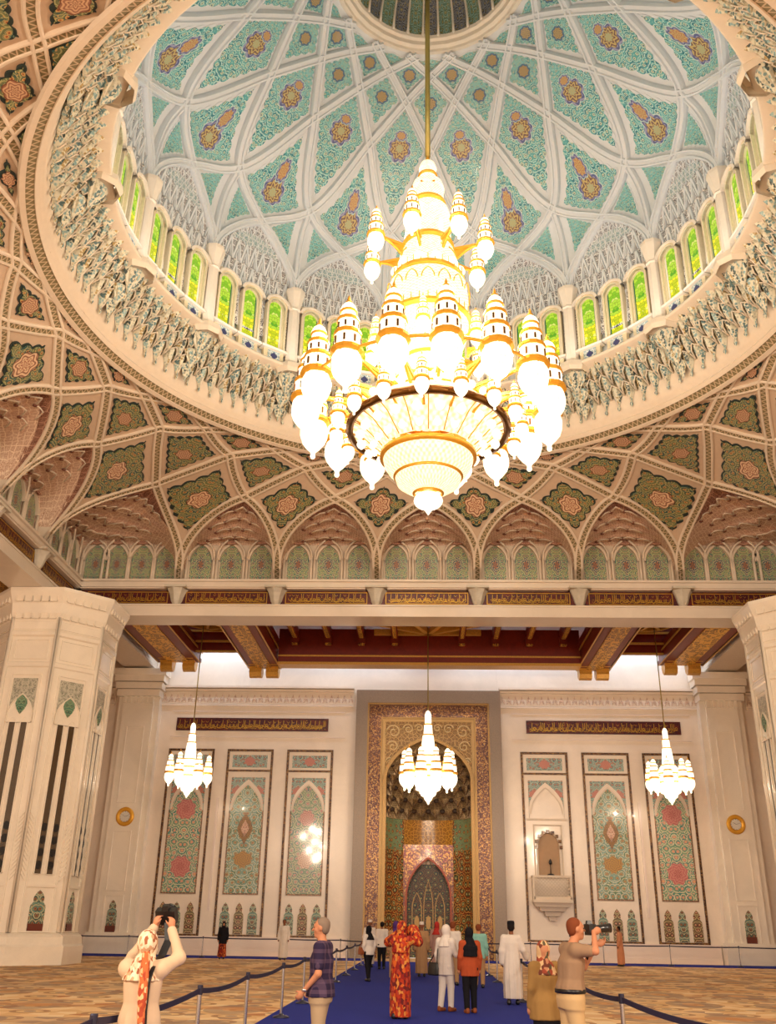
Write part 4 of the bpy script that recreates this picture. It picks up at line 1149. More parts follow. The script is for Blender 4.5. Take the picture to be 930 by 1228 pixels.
# arch niches: wall with three tiles, muqarnas hood
def arch_niche(w):
    corner = (w % 6 == 0)
    e = empty('arch_niche', (0, 0, 0), parent=vault)
    # back wall line: (w offset)->(x,y)
    def bk(u, back=.45):
        p = np.array(vbase(w + u)); k = None
        # push outwards along the side normal(s)
        out = np.zeros(2)
        if abs(abs(p[0]) - S) < 1e-6: out[0] = math.copysign(back, p[0])
        if abs(abs(p[1]) - S) < 1e-6: out[1] = math.copysign(back, p[1])
        return p + out
    ZT = 18.0
    n = 24
    us = [-.47 + .94 * i / n for i in range(n + 1)]
    wl = MB(); vs = []
    for u in us:
        x, y = bk(u); vs += [(x, y, Z0 - .1), (x, y, ZT)]
    wl.add(vs, [(2 * i, 2 * i + 2, 2 * i + 3, 2 * i + 1) for i in range(n)])
    # jambs
    for u in (-.47, .47):
        x, y = bk(u); p = VP(w + math.copysign(.5, u), 0); p2 = VP(w + math.copysign(.5, u), V1)
        wl.add([(x, y, Z0 - .1), (p[0], p[1], Z0 - .1), (p2[0], p2[1], p2[2]), (x, y, p2[2])], [(0, 1, 2, 3), (3, 2, 1, 0)])
    wl.build('niche_wall', M['stone2'], e, )
    # hood: tiers stepping from the back wall to the arch edge
    hd = MB(); T = 5; nn = 36
    def front(s):     # s 0..1 along the arch
        u = -.5 + s; return VP(w + u, vlow(u))
    def back(s):
        x, y = bk((s - .5) * .94); z = front(s)[2]
        return np.array((x, y, min(z, ZT)))
    cells = (10 if corner else 7)
    for k in range(T):
        vs = []; uv = []
        m = 5
        for j in range(m + 1):
            q = j / m
            for i in range(nn + 1):
                s = i / nn
                B, F = back(s), front(s)
                ph = (s * cells + (k % 2) * .5) % 1
                lob = sin(pi * ph)
                t0 = k / T; t1 = (k + 1) / T
                hx = t0 + (t1 - t0) * (q ** 2.0) * (1.0)          # horizontal travel late
                hz = t0 + (t1 - t0) * (1 - (1 - q) ** 1.6)       # vertical early
                hx -= .09 * lob * (1 - q) * (0 if k == 0 and j == 0 else 1)
                hx = max(hx, 0)
                P = np.array((B[0] + (F[0] - B[0]) * hx, B[1] + (F[1] - B[1]) * hx, B[2] + (F[2] - B[2]) * hz))
                P[2] += .12 * lob * (q < .7) * min(1, (F[2] - B[2])) * (1 if k else q * 1.4)
                vs.append(P); uv.append((s * (2.4 if corner else 2.0) * 2, t0 + q / T * 2))
        fs = [(j * (nn + 1) + i, j * (nn + 1) + i + 1, (j + 1) * (nn + 1) + i + 1, (j + 1) * (nn + 1) + i) for j in range(m) for i in range(nn)]
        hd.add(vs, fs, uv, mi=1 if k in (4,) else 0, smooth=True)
    rim = MB(); dkc = MB()
    def hp(s, t, drop=0.0):
        B, F = back(s), front(s); return np.array((B[0] + (F[0] - B[0]) * t, B[1] + (F[1] - B[1]) * t, B[2] + (F[2] - B[2]) * t + drop))
    for k in range(1, T):
        t = k / T
        for i in range(cells + 1):
            s0 = (i - (k % 2) * .5) / cells; s1 = s0 + 1 / cells
            if s0 < .06 or s1 > .94: continue
            if front(s0)[2] - back(s0)[2] < .25 or front(s1)[2] - back(s1)[2] < .25: continue
            pts = []
            for q in range(7):
                x = q / 6; s = s0 + (s1 - s0) * x
                pts.append(hp(s, t - .05 + .1 * (1 - abs(2 * x - 1)) ** .7, -.02 - .1 * (1 - abs(2 * x - 1))))
            rim.tube(pts, .035, 4)
            c0 = hp(s0, t - .05, -.03); dkc.sphere(c0, (.1, .1, .05), 6, 4)  # solid dark blobs at the cusps, colour standing in for shade in gaps
    if rim.v: rim.build('muqarnas_rims', M['stone2'], e); dkc.build('muqarnas_shade_blobs', M['muqarnas_dark'], e)
    hd.build('muqarnas_hood', [M['muqarnas'], M['muqarnas_dark']], e)
    # tiles and slim columns
    spots = [-.31, 0, .31] if not corner else [-.42, -.29, -.16, .16, .29, .42] + [-.05, .05]
    for uu in spots:
        p0 = bk(uu - .01); p1 = bk(uu + .01)
        t = (p1 - p0); L = np.linalg.norm(t); t /= L; n_ = np.array((t[1], -t[0]))
        c0 = (p0 + p1) / 2
        if n_ @ (np.array((0, 0)) - c0) < 0: n_ = -n_
        hw = .5 if not corner else .5
        f = lambda a, z, d: (c0[0] + t[0] * a + n_[0] * d, c0[1] + t[1] * a + n_[1] * d, z)
        tl = MB(); P = [(a, Z0 + .1 + z) for a, z in arch_poly(hw, 1.8, 1.0)]; tl.prism(P, f, 0, .05, ctr=(0, Z0 + .9)); tl.build('niche_tile', M['tile_niche'], e)
        fr_ = MB()
        O = [(a * 1.22, Z0 + (z - Z0) * 1.06) for a, z in P]
        fr_.band(O[1:-1], [(a * 1.05, z + .02) for a, z in P][1:-1], f, 0, .16, closed=False)
        for sg in (-1, 1):
            fr_.tube([f(sg * hw * 1.28, Z0 - .05, .14), f(sg * hw * 1.28, Z0 + 1.3, .14)], .07, 6)
            # branching rib that fans out into the hood
            fr_.tube([f(sg * hw * 1.28, Z0 + 1.2, .14), f(sg * hw * 1.2, Z0 + 1.55, .18), f(sg * hw * .9, Z0 + 1.85, .26), f(sg * hw * .3, Z0 + 2.05, .38)], [.07, .06, .05, .045], 6)
        fr_.build('niche_arch', M['stone2'], e)
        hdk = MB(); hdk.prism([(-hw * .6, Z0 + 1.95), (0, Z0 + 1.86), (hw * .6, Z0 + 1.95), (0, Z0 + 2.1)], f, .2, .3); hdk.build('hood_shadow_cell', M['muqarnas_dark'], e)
for w in seen_w:
    if w <= 9 or w >= 20: arch_niche(w)

# ring: plain band between vault and cornice
rg = MB()
prof = [(RR + .1, RZ - .1), (RR - .02, RZ - .12), (RR - .12, RZ - .02), (RR - .15, RZ + .12), (RR - .28, RZ + .18), (RR - .36, RZ + .5), (RR - .42, RZ + 1.0)]
rg.lathe(prof, 128, (RX, 0, 0))
dome = empty('dome', (0, 0, 0), kind='structure')
rg.build('ring_band', M['stone2'], dome)
rl = MB(); P = []; Nn = []
for i in range(160):
    a = 2 * pi * i / 160; P.append((RX + (RR + .06) * sin(a), (RR + .06) * cos(a), RZ - .14)); v = np.array((-sin(a) * .55, -cos(a) * .55, -.83)); Nn.append(v)
rl.strip(P, Nn, [(-.3, -.06), (-.3, .06), (-.14, .1), (-.13, .05), (.13, .05), (.14, .1), (.3, .06), (.3, -.06)], closed=True); rl.build('ring_rib', M['stone2'], dome)
r2 = MB(); r2.strip(P, Nn, [(-.14, .06), (.14, .06)], closed=True); r2.build('pierced_band', M['rib_lattice'], dome)

# cornice of hanging leaf cells, one sixteenth then copied round
def cornice_bay():
    m = MB(); N8 = 8; rr = random.Random(11)
    tiers = [(11.72, 21.1, .62, .0), (11.42, 21.62, .58, .5), (11.08, 22.08, .54, 0.0), (10.8, 22.42, .3, .5)]
    for ti, (r, z, h, off) in enumerate(tiers):
        for i in range(N8):
            a = (i + off + .5 - N8 / 2) / N8 * pi / 8
            if off and i == N8 - 1 and False: continue
            wdt = r * pi / 8 / N8 * .36; wr = r * pi / 8 / N8 * .5 / wdt
            cid = rr.random()
            # leaf cell: faceted pointed body bulging inwards
            def pt(du, dr, dz):
                aa = a + du * wdt / r; q = r - dr
                return (q * sin(aa), q * cos(aa), z + dz)
            top = [pt(-1, .02, h), pt(-.55, .3, h), pt(0, .4, h), pt(.55, .3, h), pt(1, .02, h)]
            mid = [pt(-.85, 0, h * .45), pt(-.45, .2, h * .4), pt(0, .26, h * .36), pt(.45, .2, h * .4), pt(.85, 0, h * .45)]
            low = [pt(-.3, -.02, .02), pt(-.16, .1, 0), pt(0, .13, -.02), pt(.16, .1, 0), pt(.3, -.02, .02)]
            tip = pt(0, .04, -.24 if ti < 1 else -.12)
            vs = top + mid + low + [tip]
            for (lo, hi, o) in ((0, 5, 0), (5, 10, .31)):
                fs = [(lo + q, lo + q + 1, hi + q + 1, hi + q) for q in range(4)]
                for q, f in enumerate(fs):
                    c = (cid + o + q * .23) % 1
                    m.add([vs[k] for k in f], [(0, 1, 2, 3)], [(c, 0)] * 4)
            for q in range(4): m.add([vs[10 + q], vs[11 + q], vs[15]], [(0, 1, 2)], [(.1 + .12 * (q % 2), 0)] * 3)
            # arched rim of the cell
            if ti < 3: m.tube([pt(-wr, .02, h * .45), pt(-wr * .75, .3, h * .85), pt(0, .48, h * 1.08), pt(wr * .75, .3, h * .85), pt(wr, .02, h * .45)], .035, 4, mi=1); m.tube([pt(0, .3, h * .4), pt(0, .16, .0), pt(0, .05, -.1)], .025, 4, mi=1)
            if ti == 0: m.lathe([(.0, -.34), (.055, -.26), (.07, -.2), (.03, -.1)], 5, pt(0, .04, -.02))
    return m
def big_pendant():
    m = MB()
    # stacked tulip pendant under each colonnette (at +11.25 degrees)
    a = pi / 16
    for (r, z, R0, h, c) in ((11.55, 20.95, .26, .5, .3), (11.3, 21.45, .4, .5, .68), (10.9, 21.9, .52, .6, .92)):
        for k in range(7):
            t0 = -pi / 2 + pi * k / 7 ; t1 = t0 + pi / 7; tm = (t0 + t1) / 2
            def q(t, rr, zz):
                return ((r - rr * cos(t)) * sin(a) + rr * sin(t) * cos(a), (r - rr * cos(t)) * cos(a) - rr * sin(t) * sin(a), zz)
            cc = (c + k * .17) % 1
            m.add([q(t0, R0, z + h), q(t1, R0, z + h), q(tm, R0 * .75, z + h * .45)], [(0, 1, 2)], [(cc, 0)] * 3)
            m.add([q(t0, R0, z + h), q(tm, R0 * .75, z + h * .45), q(t0, R0 * .3, z)], [(0, 1, 2)], [((cc + .35) % 1, 0)] * 3)
            m.add([q(t1, R0, z + h), q(tm, R0 * .75, z + h * .45), q(t1, R0 * .3, z)], [(0, 1, 2)], [((cc + .5) % 1, 0)] * 3)
            m.add([q(t0, R0 * .3, z), q(tm, R0 * .75, z + h * .45), q(t1, R0 * .3, z), q(tm, .02, z - .22)], [(0, 1, 2), (0, 2, 3)], [((cc + .2) % 1, 0)] * 4)
    return m
cb = cornice_bay().build('cornice_cells', [M['pendant'], M['dome_trim']], dome); bp = big_pendant().build('cornice_pendant', M['pendant'], dome)
BAYS = [i for i in range(16) if i <= 6 or i >= 10]
def ring_copies(o, bays=BAYS):
    o.location = (RX, 0, 0)
    for i in bays:
        if i == 0: continue
        c = o.copy(); COL.objects.link(c); c.parent = o.parent; c.rotation_euler = (0, 0, -i * pi / 8)
ring_copies(cb); ring_copies(bp)
# backing of the cornice + sill
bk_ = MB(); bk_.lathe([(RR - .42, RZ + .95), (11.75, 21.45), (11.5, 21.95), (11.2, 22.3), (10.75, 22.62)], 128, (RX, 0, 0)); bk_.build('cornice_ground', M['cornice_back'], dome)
sl2 = MB(); sl2.lathe([(10.8, 22.6), (10.3, 22.66), (10.24, 22.72), (10.28, 22.82), (10.5, 22.86), (11.0, 22.88)], 128, (RX, 0, 0))
sl2.build('sill_moulding', M['dome_trim'], dome)

# ---- dome surface
_S = [(-1.7, 10.92, 22.8), (-1.4, 10.92, 25.0), (-1.0, 10.86, 26.6), (-.5, 10.76, 28.1), (0, 10.5, 29.45), (1, 9.75, 30.65), (2, 7.05, 33.0), (3, 5.5, 34.2), (4, 4.65, 34.85), (5, 4.1, 35.2), (5.4, 3.9, 35.3)]
_K = np.array([a for a, _, _ in _S])
def _pchip(x, y):
    h = np.diff(x); d = np.diff(y) / h
    m = np.zeros_like(y); m[0] = d[0]; m[-1] = d[-1]
    for i in range(1, len(y) - 1):
        m[i] = 0 if d[i - 1] * d[i] <= 0 else 2 / (1 / d[i - 1] + 1 / d[i]) if abs(d[i-1]*d[i])>0 else 0
    def f(t):
        t = min(max(t, x[0]), x[-1]); i = min(max(np.searchsorted(x, t) - 1, 0), len(h) - 1)
        s = (t - x[i]) / h[i]
        return y[i] * (2 * s ** 3 - 3 * s ** 2 + 1) + h[i] * m[i] * (s ** 3 - 2 * s ** 2 + s) + y[i + 1] * (-2 * s ** 3 + 3 * s ** 2) + h[i] * m[i + 1] * (s ** 3 - s ** 2)
    return f
_r = _pchip(_K, np.array([a for _, a, _ in _S])); _z = _pchip(_K, np.array([a for _, _, a in _S]))
def DP(u, k, h=0.0):
    r, z = _r(k), _z(k)
    if h:
        dr, dz = _r(k + .02) - _r(k - .02), _z(k + .02) - _z(k - .02)
        l = hypot(dr, dz); r -= dz / l * h; z += dr / l * h
    a = u * pi / 8
    return np.array((r * sin(a), r * cos(a), z))
def DN(u, k):
    n = DP(u, k, 1.0) - DP(u, k); return n / np.linalg.norm(n)
ds = MB(); NU, NK = 128, 48
vs = []; uv = []
ks = np.linspace(-1.7, 5.4, NK + 1)
for i in range(NU):
    for k in ks: vs.append(DP(i / NU * 16, k)); uv.append((i / NU, k))
fs = [(i * (NK + 1) + j, i * (NK + 1) + j + 1, ((i + 1) % NU) * (NK + 1) + j + 1, ((i + 1) % NU) * (NK + 1) + j) for i in range(NU) for j in range(NK)]
ds.add(vs, fs, uv, smooth=True); o = ds.build('dome_shell', M['dome'], dome); o.location = (RX, 0, 0)
# rib pair from one colonnette (u=.5), copied round
def g_rib(k): return .5 * (k + 1) ** 2 if k < 0 else .5 * (k + 1)
rb = MB()
RP = [(-.18, 0), (-.18, .14), (-.14, .26), (-.08, .26), (-.06, .17), (.06, .17), (.08, .26), (.14, .26), (.18, .14), (.18, 0)]
for sg in (-1, 1):
    path = [(.5 + sg * g_rib(k), k) for k in np.linspace(-1.05, 5.3, 60)]
    path = [(u, k) for u, k in path]
    sc_ = 1.0
    rb.strip([DP(u, k) for u, k in path], [DN(u, k) for u, k in path], RP)
path = [(.5, k) for k in np.linspace(-1.05, 1.0, 14)]
rb.strip([DP(u, k) for u, k in path], [DN(u, k) for u, k in path], [(a * .8, h * .9) for a, h in RP])
ring_copies(rb.build('dome_rib', M['dome'], dome))
# tiles of one bay, copied round
def dtile(name, mat, poly, ctr, d=.3, lobe=.3, amp=.07, border=True):
    u0, k0 = ctr
    lu = np.linalg.norm(DP(u0 + .05, k0) - DP(u0 - .05, k0)) / .1; lk = np.linalg.norm(DP(u0, k0 + .05) - DP(u0, k0 - .05)) / .1
    Q = inset([((a - u0) * lu, (c - k0) * lk) for a, c in poly], d)
    f = lambda a, c, h: DP(u0 + a / lu, k0 + c / lk, h)
    m = MB(); m.prism(scallop(inset(Q, -.055), 6, lobe, amp), f, 0, .03, rings=7); ring_copies(m.build('tile_border', M['dome'], dome))
    m = MB(); m.prism(scallop(Q, 6, lobe, amp), f, .03, .05, rings=7); ring_copies(m.build(name, mat, dome))
dtile('large_kite_tile', M['tile_dome'], [(0, 0.02), (.5, 1), (0, 2), (-.5, 1)], (0, .9), d=.34)
dtile('tall_kite_tile', M['tile_dome'], [(.5, 1.05), (1, 2), (.5, 3), (0, 2)], (.5, 2.0), d=.26)
dtile('small_kite_tile', M['tile_dome_small'], [(0, 2.05), (.5, 3), (0, 4), (-.5, 3)], (0, 2.95), d=.26)
dtile('upper_kite_tile', M['tile_dome_small'], [(.5, 3.05), (1, 4), (.5, 5), (0, 4)], (.5, 3.95), d=.2, lobe=.2, amp=.04)
dtile('top_tile', M['tile_dome_plain'], [(0, 4.05), (.5, 5), (0, 5.3), (-.5, 5)], (0, 4.6), d=.14, lobe=.16, amp=.02)
for sg in (-1, 1):
    dtile('corner_tile', M['tile_dome_plain'], [(.5 + sg * .07, -.52), (.5 + sg * .43, .02), (.5 + sg * .07, .84)], (.5 + sg * .2, .05), d=.17, lobe=.24, amp=.04)
# lunette screens
lu_ = MB()
def lun(n=20):
    out = [(-.46, -1.55)]
    for i in range(n + 1):
        k = -1 + i / n; out.append((-.5 + g_rib(k) + .035, k))
    return out[:-1] + [(0, -.06)] + [(-a, k) for a, k in out[:-1][::-1]]
PL = lun()
f = lambda a, c, h: DP(a, c, h)
m = MB(); m.prism([(a, c) for a, c in PL], lambda a, c, h: DP(a, c, h), 0, .03, ctr=(0, -.9), rings=6)
for i, (x, y) in enumerate(m.uv): m.uv[i] = (x * 4.2, y * 2.9)
ring_copies(m.build('lunette_ground', M['screen'], dome))
zz = MB()
def inside(u, k):
    if k < -1: return abs(u) < .46
    return abs(u) < .5 - g_rib(k) - .02
def seg(u0, k0, u1, k1, w=.04, h=.12):
    n = 4
    if not (inside(u0, k0) and inside(u1, k1)): return
    pts = [(u0 + (u1 - u0) * i / n, k0 + (k1 - k0) * i / n) for i in range(n + 1)]
    zz.strip([DP(a, c) for a, c in pts], [DN(a, c) for a, c in pts], [(-w, 0), (-w, h), (w, h), (w, 0)])
for row, (k0, k1, n) in enumerate(((-1.28, -.86, 9), (-.86, -.5, 9))):
    for i in range(n):
        u = -.45 + .9 * (i + .5) / n; hw = .45 / n
        seg(u - hw, k0, u, k1); seg(u + hw, k0, u, k1)
        seg(u - hw * .5, k0 + .02, u, k0 + (k1 - k0) * .55, .02); seg(u + hw * .5, k0 + .02, u, k0 + (k1 - k0) * .55, .02)
    seg(-.45, k0, .45, k0, .03) if row == 0 else None
for i in range(7):       # rosettes above the windows
    u = -.39 + .13 * i; k = -1.38
    pts = [(u + .045 * cos(t), k + .1 * sin(t)) for t in [j * pi / 4 for j in range(9)]]
    for a, c in zip(pts, pts[1:]): seg(a[0], a[1], c[0], c[1], .03)
    pts = [(u + .02 * cos(t), k + .045 * sin(t)) for t in [j * pi / 3 for j in range(7)]]
    for a, c in zip(pts, pts[1:]): seg(a[0], a[1], c[0], c[1], .02)
for i in range(-6, 7):
    for s_ in (-1, 1):
        for q in range(8):
            k0 = -.5 + q * .055; seg(i * .06 + s_ * q * .018, k0, i * .06 + s_ * (q + 1) * .018, k0 + .055, .014, .07)
ring_copies(zz.build('lunette_screen', M['dome'], dome))
tt = MB()
tt.prism([(-.28, -.5), (-.2, -.44), (-.1, -.5), (0, -.44), (.1, -.5), (.2, -.44), (.28, -.5), (.22, -.36), (.12, -.3), (0, -.27), (-.12, -.3), (-.22, -.36)], lambda a, c, h: DP(a, c, h), .03, .045, ctr=(0, -.4), rings=2)
for i, (x, y) in enumerate(tt.uv): tt.uv[i] = (x * 4.2, y * 2.9)
ring_copies(tt.build('lunette_tile', M['screen_teal'], dome))
# colonnettes between the window bays
cl = MB(); a = pi / 16; rc = 10.62
cx, cy = rc * sin(a), rc * cos(a)
cl.lathe([(.42, 22.82), (.42, 22.95), (.34, 23.05), (.27, 23.15), (.25, 25.7), (.31, 25.75), (.27, 25.85), (.3, 26.0), (.38, 26.35), (.44, 26.6), (.44, 26.75), (.3, 26.8)], 8, (cx, cy, 0), smooth=False)
cl.lathe([(.62, 22.42), (.7, 22.6), (.66, 22.84), (.5, 22.86)], 8, (cx, cy, 0), smooth=False)
for sg in (-1, 1):
    aa = a + sg * .046; cl.lathe([(.12, 22.86), (.12, 26.0), (.2, 26.2)], 6, ((rc + .18) * sin(aa), (rc + .18) * cos(aa), 0))
ring_copies(cl.build('colonnette', M['dome_trim'], dome))

# windows: three to a bay
wn = 0
fr_me = None; proto = None
def win_parts(e):
    W, H, SPR = .32, 2.3, 1.92
    R0 = 10.78
    f = lambda a, z, d: (a, R0 - d, z)
    P = [(a, 23.66 + z) for a, z in arch_poly(W, H, SPR, 6)]
    p = MB(); p.prism(P, f, 0.02, .06, ctr=(0, 24.75), uvs=1 / 1.25); 
    for i, (x, y) in enumerate(p.uv): p.uv[i] = (x * 1.0, y * 1.0)
    p.build('pane', M['stained'], e)
    b = MB()
    o1 = [(a * 1.2, 23.58 + (z - 23.66) * 1.05) for a, z in P]; o2 = [(a * 1.5, 23.5 + (z - 23.66) * 1.13) for a, z in P]; o3 = [(a * 1.85, 23.4 + (z - 23.66) * 1.2) for a, z in P]
    b.band(o1, P, f, 0, .14); b.band(o2, o1, f, 0, .26)
    b.build('reveal', M['win_olive'], e)
    b = MB(); b.band(o3[1:-1], o2[1:-1], f, 0, .36, closed=False); b.band([(a * 1.05, z) for a, z in o1][1:-1], o1[1:-1], f, .1, .3, closed=False)
    b.prism(rect(-.6, .6, 23.42, 23.52), f, 0, .34)
    b.build('frame', M['dome_trim'], e)
    b = MB(); b.prism(rect(-.46, .46, 22.86, 23.44), f, 0, .2); b.build('apron', M['win_olive'], e)
    b = MB(); b.prism(rect(-.28, .28, 22.9, 23.38), f, .2, .24); b.build('apron_tile', M['screen_teal'], e)
    b = MB(); b.prism([(-.17, 23.14), (0, 22.97), (.17, 23.14), (0, 23.31)], f, .24, .26); b.build('apron_rosette', M['navy'], e)
e0 = empty('window_1', (RX, 0, 0), kind='structure'); win_parts(e0)
for i in range(-6, 7):
    for j in (-1, 0, 1):
        ang = i * pi / 8 + j * .118
        wn += 1
        if wn == 1: e = e0
        else: e = dup(e0); e.name = 'window_%d' % wn
        e.rotation_euler = (0, 0, -ang)

# lantern at the crown
ln = MB()
ln.lathe([(3.9, 35.28), (3.86, 35.22), (3.7, 35.2), (3.66, 35.3), (3.5, 35.34), (3.46, 35.5), (3.34, 35.55), (3.3, 35.7)], 32, smooth=False)
o = ln.build('lantern_ring', M['dome_trim'], dome); o.location = (RX, 0, 0)
for par, mat, nm in ((0, M['lant_navy'], 'navy_petal'), (1, M['lant_green'], 'green_petal')):
    lp = MB()
    for k in range(par, 32, 2):
        a = 2 * pi * k / 32; n1, n2 = 6, 10; vs = []; uv = []
        for j in range(n2 + 1):
            t = j / n2
            R = 3.28 * cos(t * pi / 2 * .93) ** .9; Z = 35.65 + 3.6 * sin(t * pi / 2 * .93)
            for i in range(n1 + 1):
                s = i / n1 - .5; q = 1 - 4 * s * s
                r = R + (.14 * q) * (1 - t * .5); aa = a + s * 2 * pi / 32 * .86
                lowr = -.16 * (1 - q) * (t == 0) 
                vs.append((r * sin(aa), r * cos(aa), Z + (-lowr))); uv.append((s, t * 3))
        fs = [(j * (n1 + 1) + i, j * (n1 + 1) + i + 1, (j + 1) * (n1 + 1) + i + 1, (j + 1) * (n1 + 1) + i) for j in range(n2) for i in range(n1)]
        lp.add(vs, fs, uv, smooth=True)
    o = lp.build(nm, mat, dome); o.location = (RX, 0, 0)
lr = MB()
for k in range(32):
    a = 2 * pi * (k + .5) / 32
    pts = []; nn = []
    for j in range(11):
        t = j / 10; R = 3.26 * cos(t * pi / 2 * .93) ** .9; Z = 35.62 + 3.6 * sin(t * pi / 2 * .93); pts.append((R * sin(a), R * cos(a), Z))
    lr.tube(pts, [.06 - .004 * j for j in range(11)], 5)
lr.lathe([(3.45, 35.5), (3.45, 36.5), (3.0, 38.2), (1.8, 39.4), (0.02, 39.9)], 32)
o = lr.build('lantern_ribs', M['dome_trim'], dome); o.location = (RX, 0, 0)
# ------------------------------------------------------------------ chandeliers
TB = [(0, 0), (.02, .012), (.026, .03), (.02, .055), (.03, .08), (.07, .12), (.11, .175), (.132, .24), (.135, .3), (.126, .35), (.115, .375)]
def turret(parent, H, pos, mats, slits=True, n=12, name='turret'):
    g = MB(); g.lathe([(r * H, z * H) for r, z in TB], n)
    for r0, r1, z0, z1 in ((.12, .116, .43, .56), (.095, .092, .6, .71), (.068, .064, .74, .81)):
        g.lathe([(r0 * H, z0 * H), (r1 * H, z1 * H)], n)
    g.lathe([(.07 * H, .82 * H), (.072 * H, .845 * H), (.055 * H, .885 * H), (.02 * H, .92 * H)], n)
    o = g.build(name, mats[0], parent, loc=pos)
    k = MB()
    for r, z, h in ((.15, .375, .055), (.125, .557, .045), (.102, .705, .036), (.078, .808, .02)):
        k.lathe([(r * .8 * H, z * H), (r * H, (z + h * .35) * H), (r * H, (z + h * .55) * H), (r * .95 * H, (z + h * .6) * H), (r * .95 * H, (z + h) * H), (r * .7 * H, (z + h) * H)], n, smooth=False)
    k.lathe([(.02 * H, .915 * H), (.03 * H, .93 * H), (.008 * H, .945 * H), (.016 * H, .96 * H), (.003 * H, 1.0 * H)], 6)
    k.build('gilded_gallery', mats[1], o)
    if slits:
        s = MB()
        for r, z0, z1 in ((.1185, .45, .54), (.0935, .62, .69)):
            for i in range(8):
                a = 2 * pi * i / 8; 
                s.box((r * H * sin(a), r * H * cos(a), (z0 + z1) / 2 * H), (.018 * H, .012 * H, (z1 - z0) * H * .75), rz=-a)
        s.build('window_slits', M['bronze'], o)
    return o

ch = empty('great_chandelier', (0, 0, 12.3), label='giant gold and crystal chandelier of many lit turrets hanging under the dome', cat='chandelier')
def Z(z): return z - 12.3
c = MB()
for prof in ([(.26, 24.85), (.25, 25.1)], [(.3, 25.12), (.3, 25.18), (.24, 25.36), (.1, 25.5), (.03, 25.55)],
             [(.54, 23.6), (.52, 24.15)], [(.56, 24.2), (.5, 24.45), (.3, 24.65), (.26, 24.72)],
             [(.78, 21.9), (.74, 22.5), (.72, 23.0)], [(.74, 23.05), (.68, 23.3), (.55, 23.42)],
             [(1.05, 20.5), (1.0, 21.0), (.9, 21.3)], [(.92, 21.35), (.84, 21.6), (.78, 21.7)],
             [(1.3, 18.95), (1.28, 19.6), (1.22, 20.2)], [(.8, 17.35), (1.02, 17.7), (1.2, 18.2), (1.28, 18.7)],
             [(1.05, 16.5), (.95, 17.0), (.8, 17.3)], [(1.7, 15.75), (1.4, 16.1), (1.1, 16.4)], [(2.25, 15.1), (2.05, 15.4), (1.75, 15.7)]):
    c.lathe([(r, Z(z)) for r, z in prof], 32)
c.build('crystal_core', M['crystal'], ch)
c = MB()
for r, z, h in ((.34, 24.76, .1), (.62, 23.46, .16), (.86, 21.72, .18), (1.2, 20.24, .24), (1.38, 18.7, .22), (.9, 17.28, .1), (1.2, 16.38, .1), (1.8, 15.68, .1)):
    c.lathe([(r * .85, Z(z)), (r, Z(z + h * .3)), (r, Z(z + h * .5)), (r * .96, Z(z + h * .55)), (r * .96, Z(z + h)), (r * .8, Z(z + h))], 32, smooth=False)
for k in range(32):     # railing of the big galleries
    a = 2 * pi * k / 32
    for r, z in ((1.16, 20.5), (1.34, 18.94)): c.bar((r * sin(a), r * cos(a), Z(z - .05)), (r * sin(a), r * cos(a), Z(z + .16)), .03)
c.lathe([(.03, Z(25.5)), (.08, Z(25.6)), (.03, Z(25.68)), (.06, Z(25.78)), (.02, Z(25.95))], 8)
c.build('gilded_galleries', M['gold'], ch)
GL = {}
def globe(nm, p, s):
    if nm in GL: o = GL[nm].copy(); COL.objects.link(o)
    else:
        b = MB(); b.sphere((0, 0, 0), 1.0, 10, 7); b.lathe([(.3, -.98), (.34, -1.06), (.1, -1.2), (0, -1.3)], 8); o = GL[nm] = b.build(nm, M['bulb'], ch)
    o.parent = ch; o.location = p; o.scale = (s, s, s)
c = MB()                # small domes standing on the galleries
for r, z, n, s in ((1.02, 20.5, 12, .2), (1.5, 15.95, 20, .17), (.62, 22.95, 10, .13), (2.0, 15.55, 24, .13)):
    for k in range(n):
        a = 2 * pi * (k + .5) / n; globe('dome_lamp', (r * sin(a), r * cos(a), Z(z + s * .6)), s)
c = MB()                # arches of the drum
for k in range(16):
    a = 2 * pi * k / 16
    P = [((1.33) * sin(a + x / 1.33), 1.33 * cos(a + x / 1.33), Z(19.0 + z)) for x, z in arch_poly(.2, 1.0, .65, 5)]
    c.tube(P[1:-1], .022, 4)
    P = [((1.55 - z * .5) * sin(a + x), (1.55 - z * .5) * cos(a + x), Z(15.8 + z)) for x, z in arch_poly(.13, .62, .3, 5)]
    c.tube(P[1:-1], .025, 4)
c.build('gilded_arches', M['gold'], ch)
c = MB(); c.lathe([(2.2, Z(14.98)), (2.28, Z(14.9)), (2.42, Z(14.92)), (2.45, Z(15.06)), (2.38, Z(15.14)), (2.25, Z(15.12))], 48)
for k in range(24):
    a = 2 * pi * k / 24; c.box((2.44 * sin(a), 2.44 * cos(a), Z(15.0)), (.2, .03, .07), rz=-a)
c.build('rim_ring', M['bronze'], ch)
c = MB(); c.lathe([(2.26, Z(14.96)), (2.0, Z(14.86)), (1.7, Z(14.62)), (1.36, Z(14.3))], 48, mod=lambda a, z: 1 - .02 * abs(sin(a * 10))); c.build('rim_panels', M['bowl'], ch)
c = MB()
for k in range(20):
    a = 2 * pi * k / 20
    c.tube([(2.26 * sin(a), 2.26 * cos(a), Z(14.93)), (1.95 * sin(a), 1.95 * cos(a), Z(14.8)), (1.4 * sin(a), 1.4 * cos(a), Z(14.3))], .018, 5)
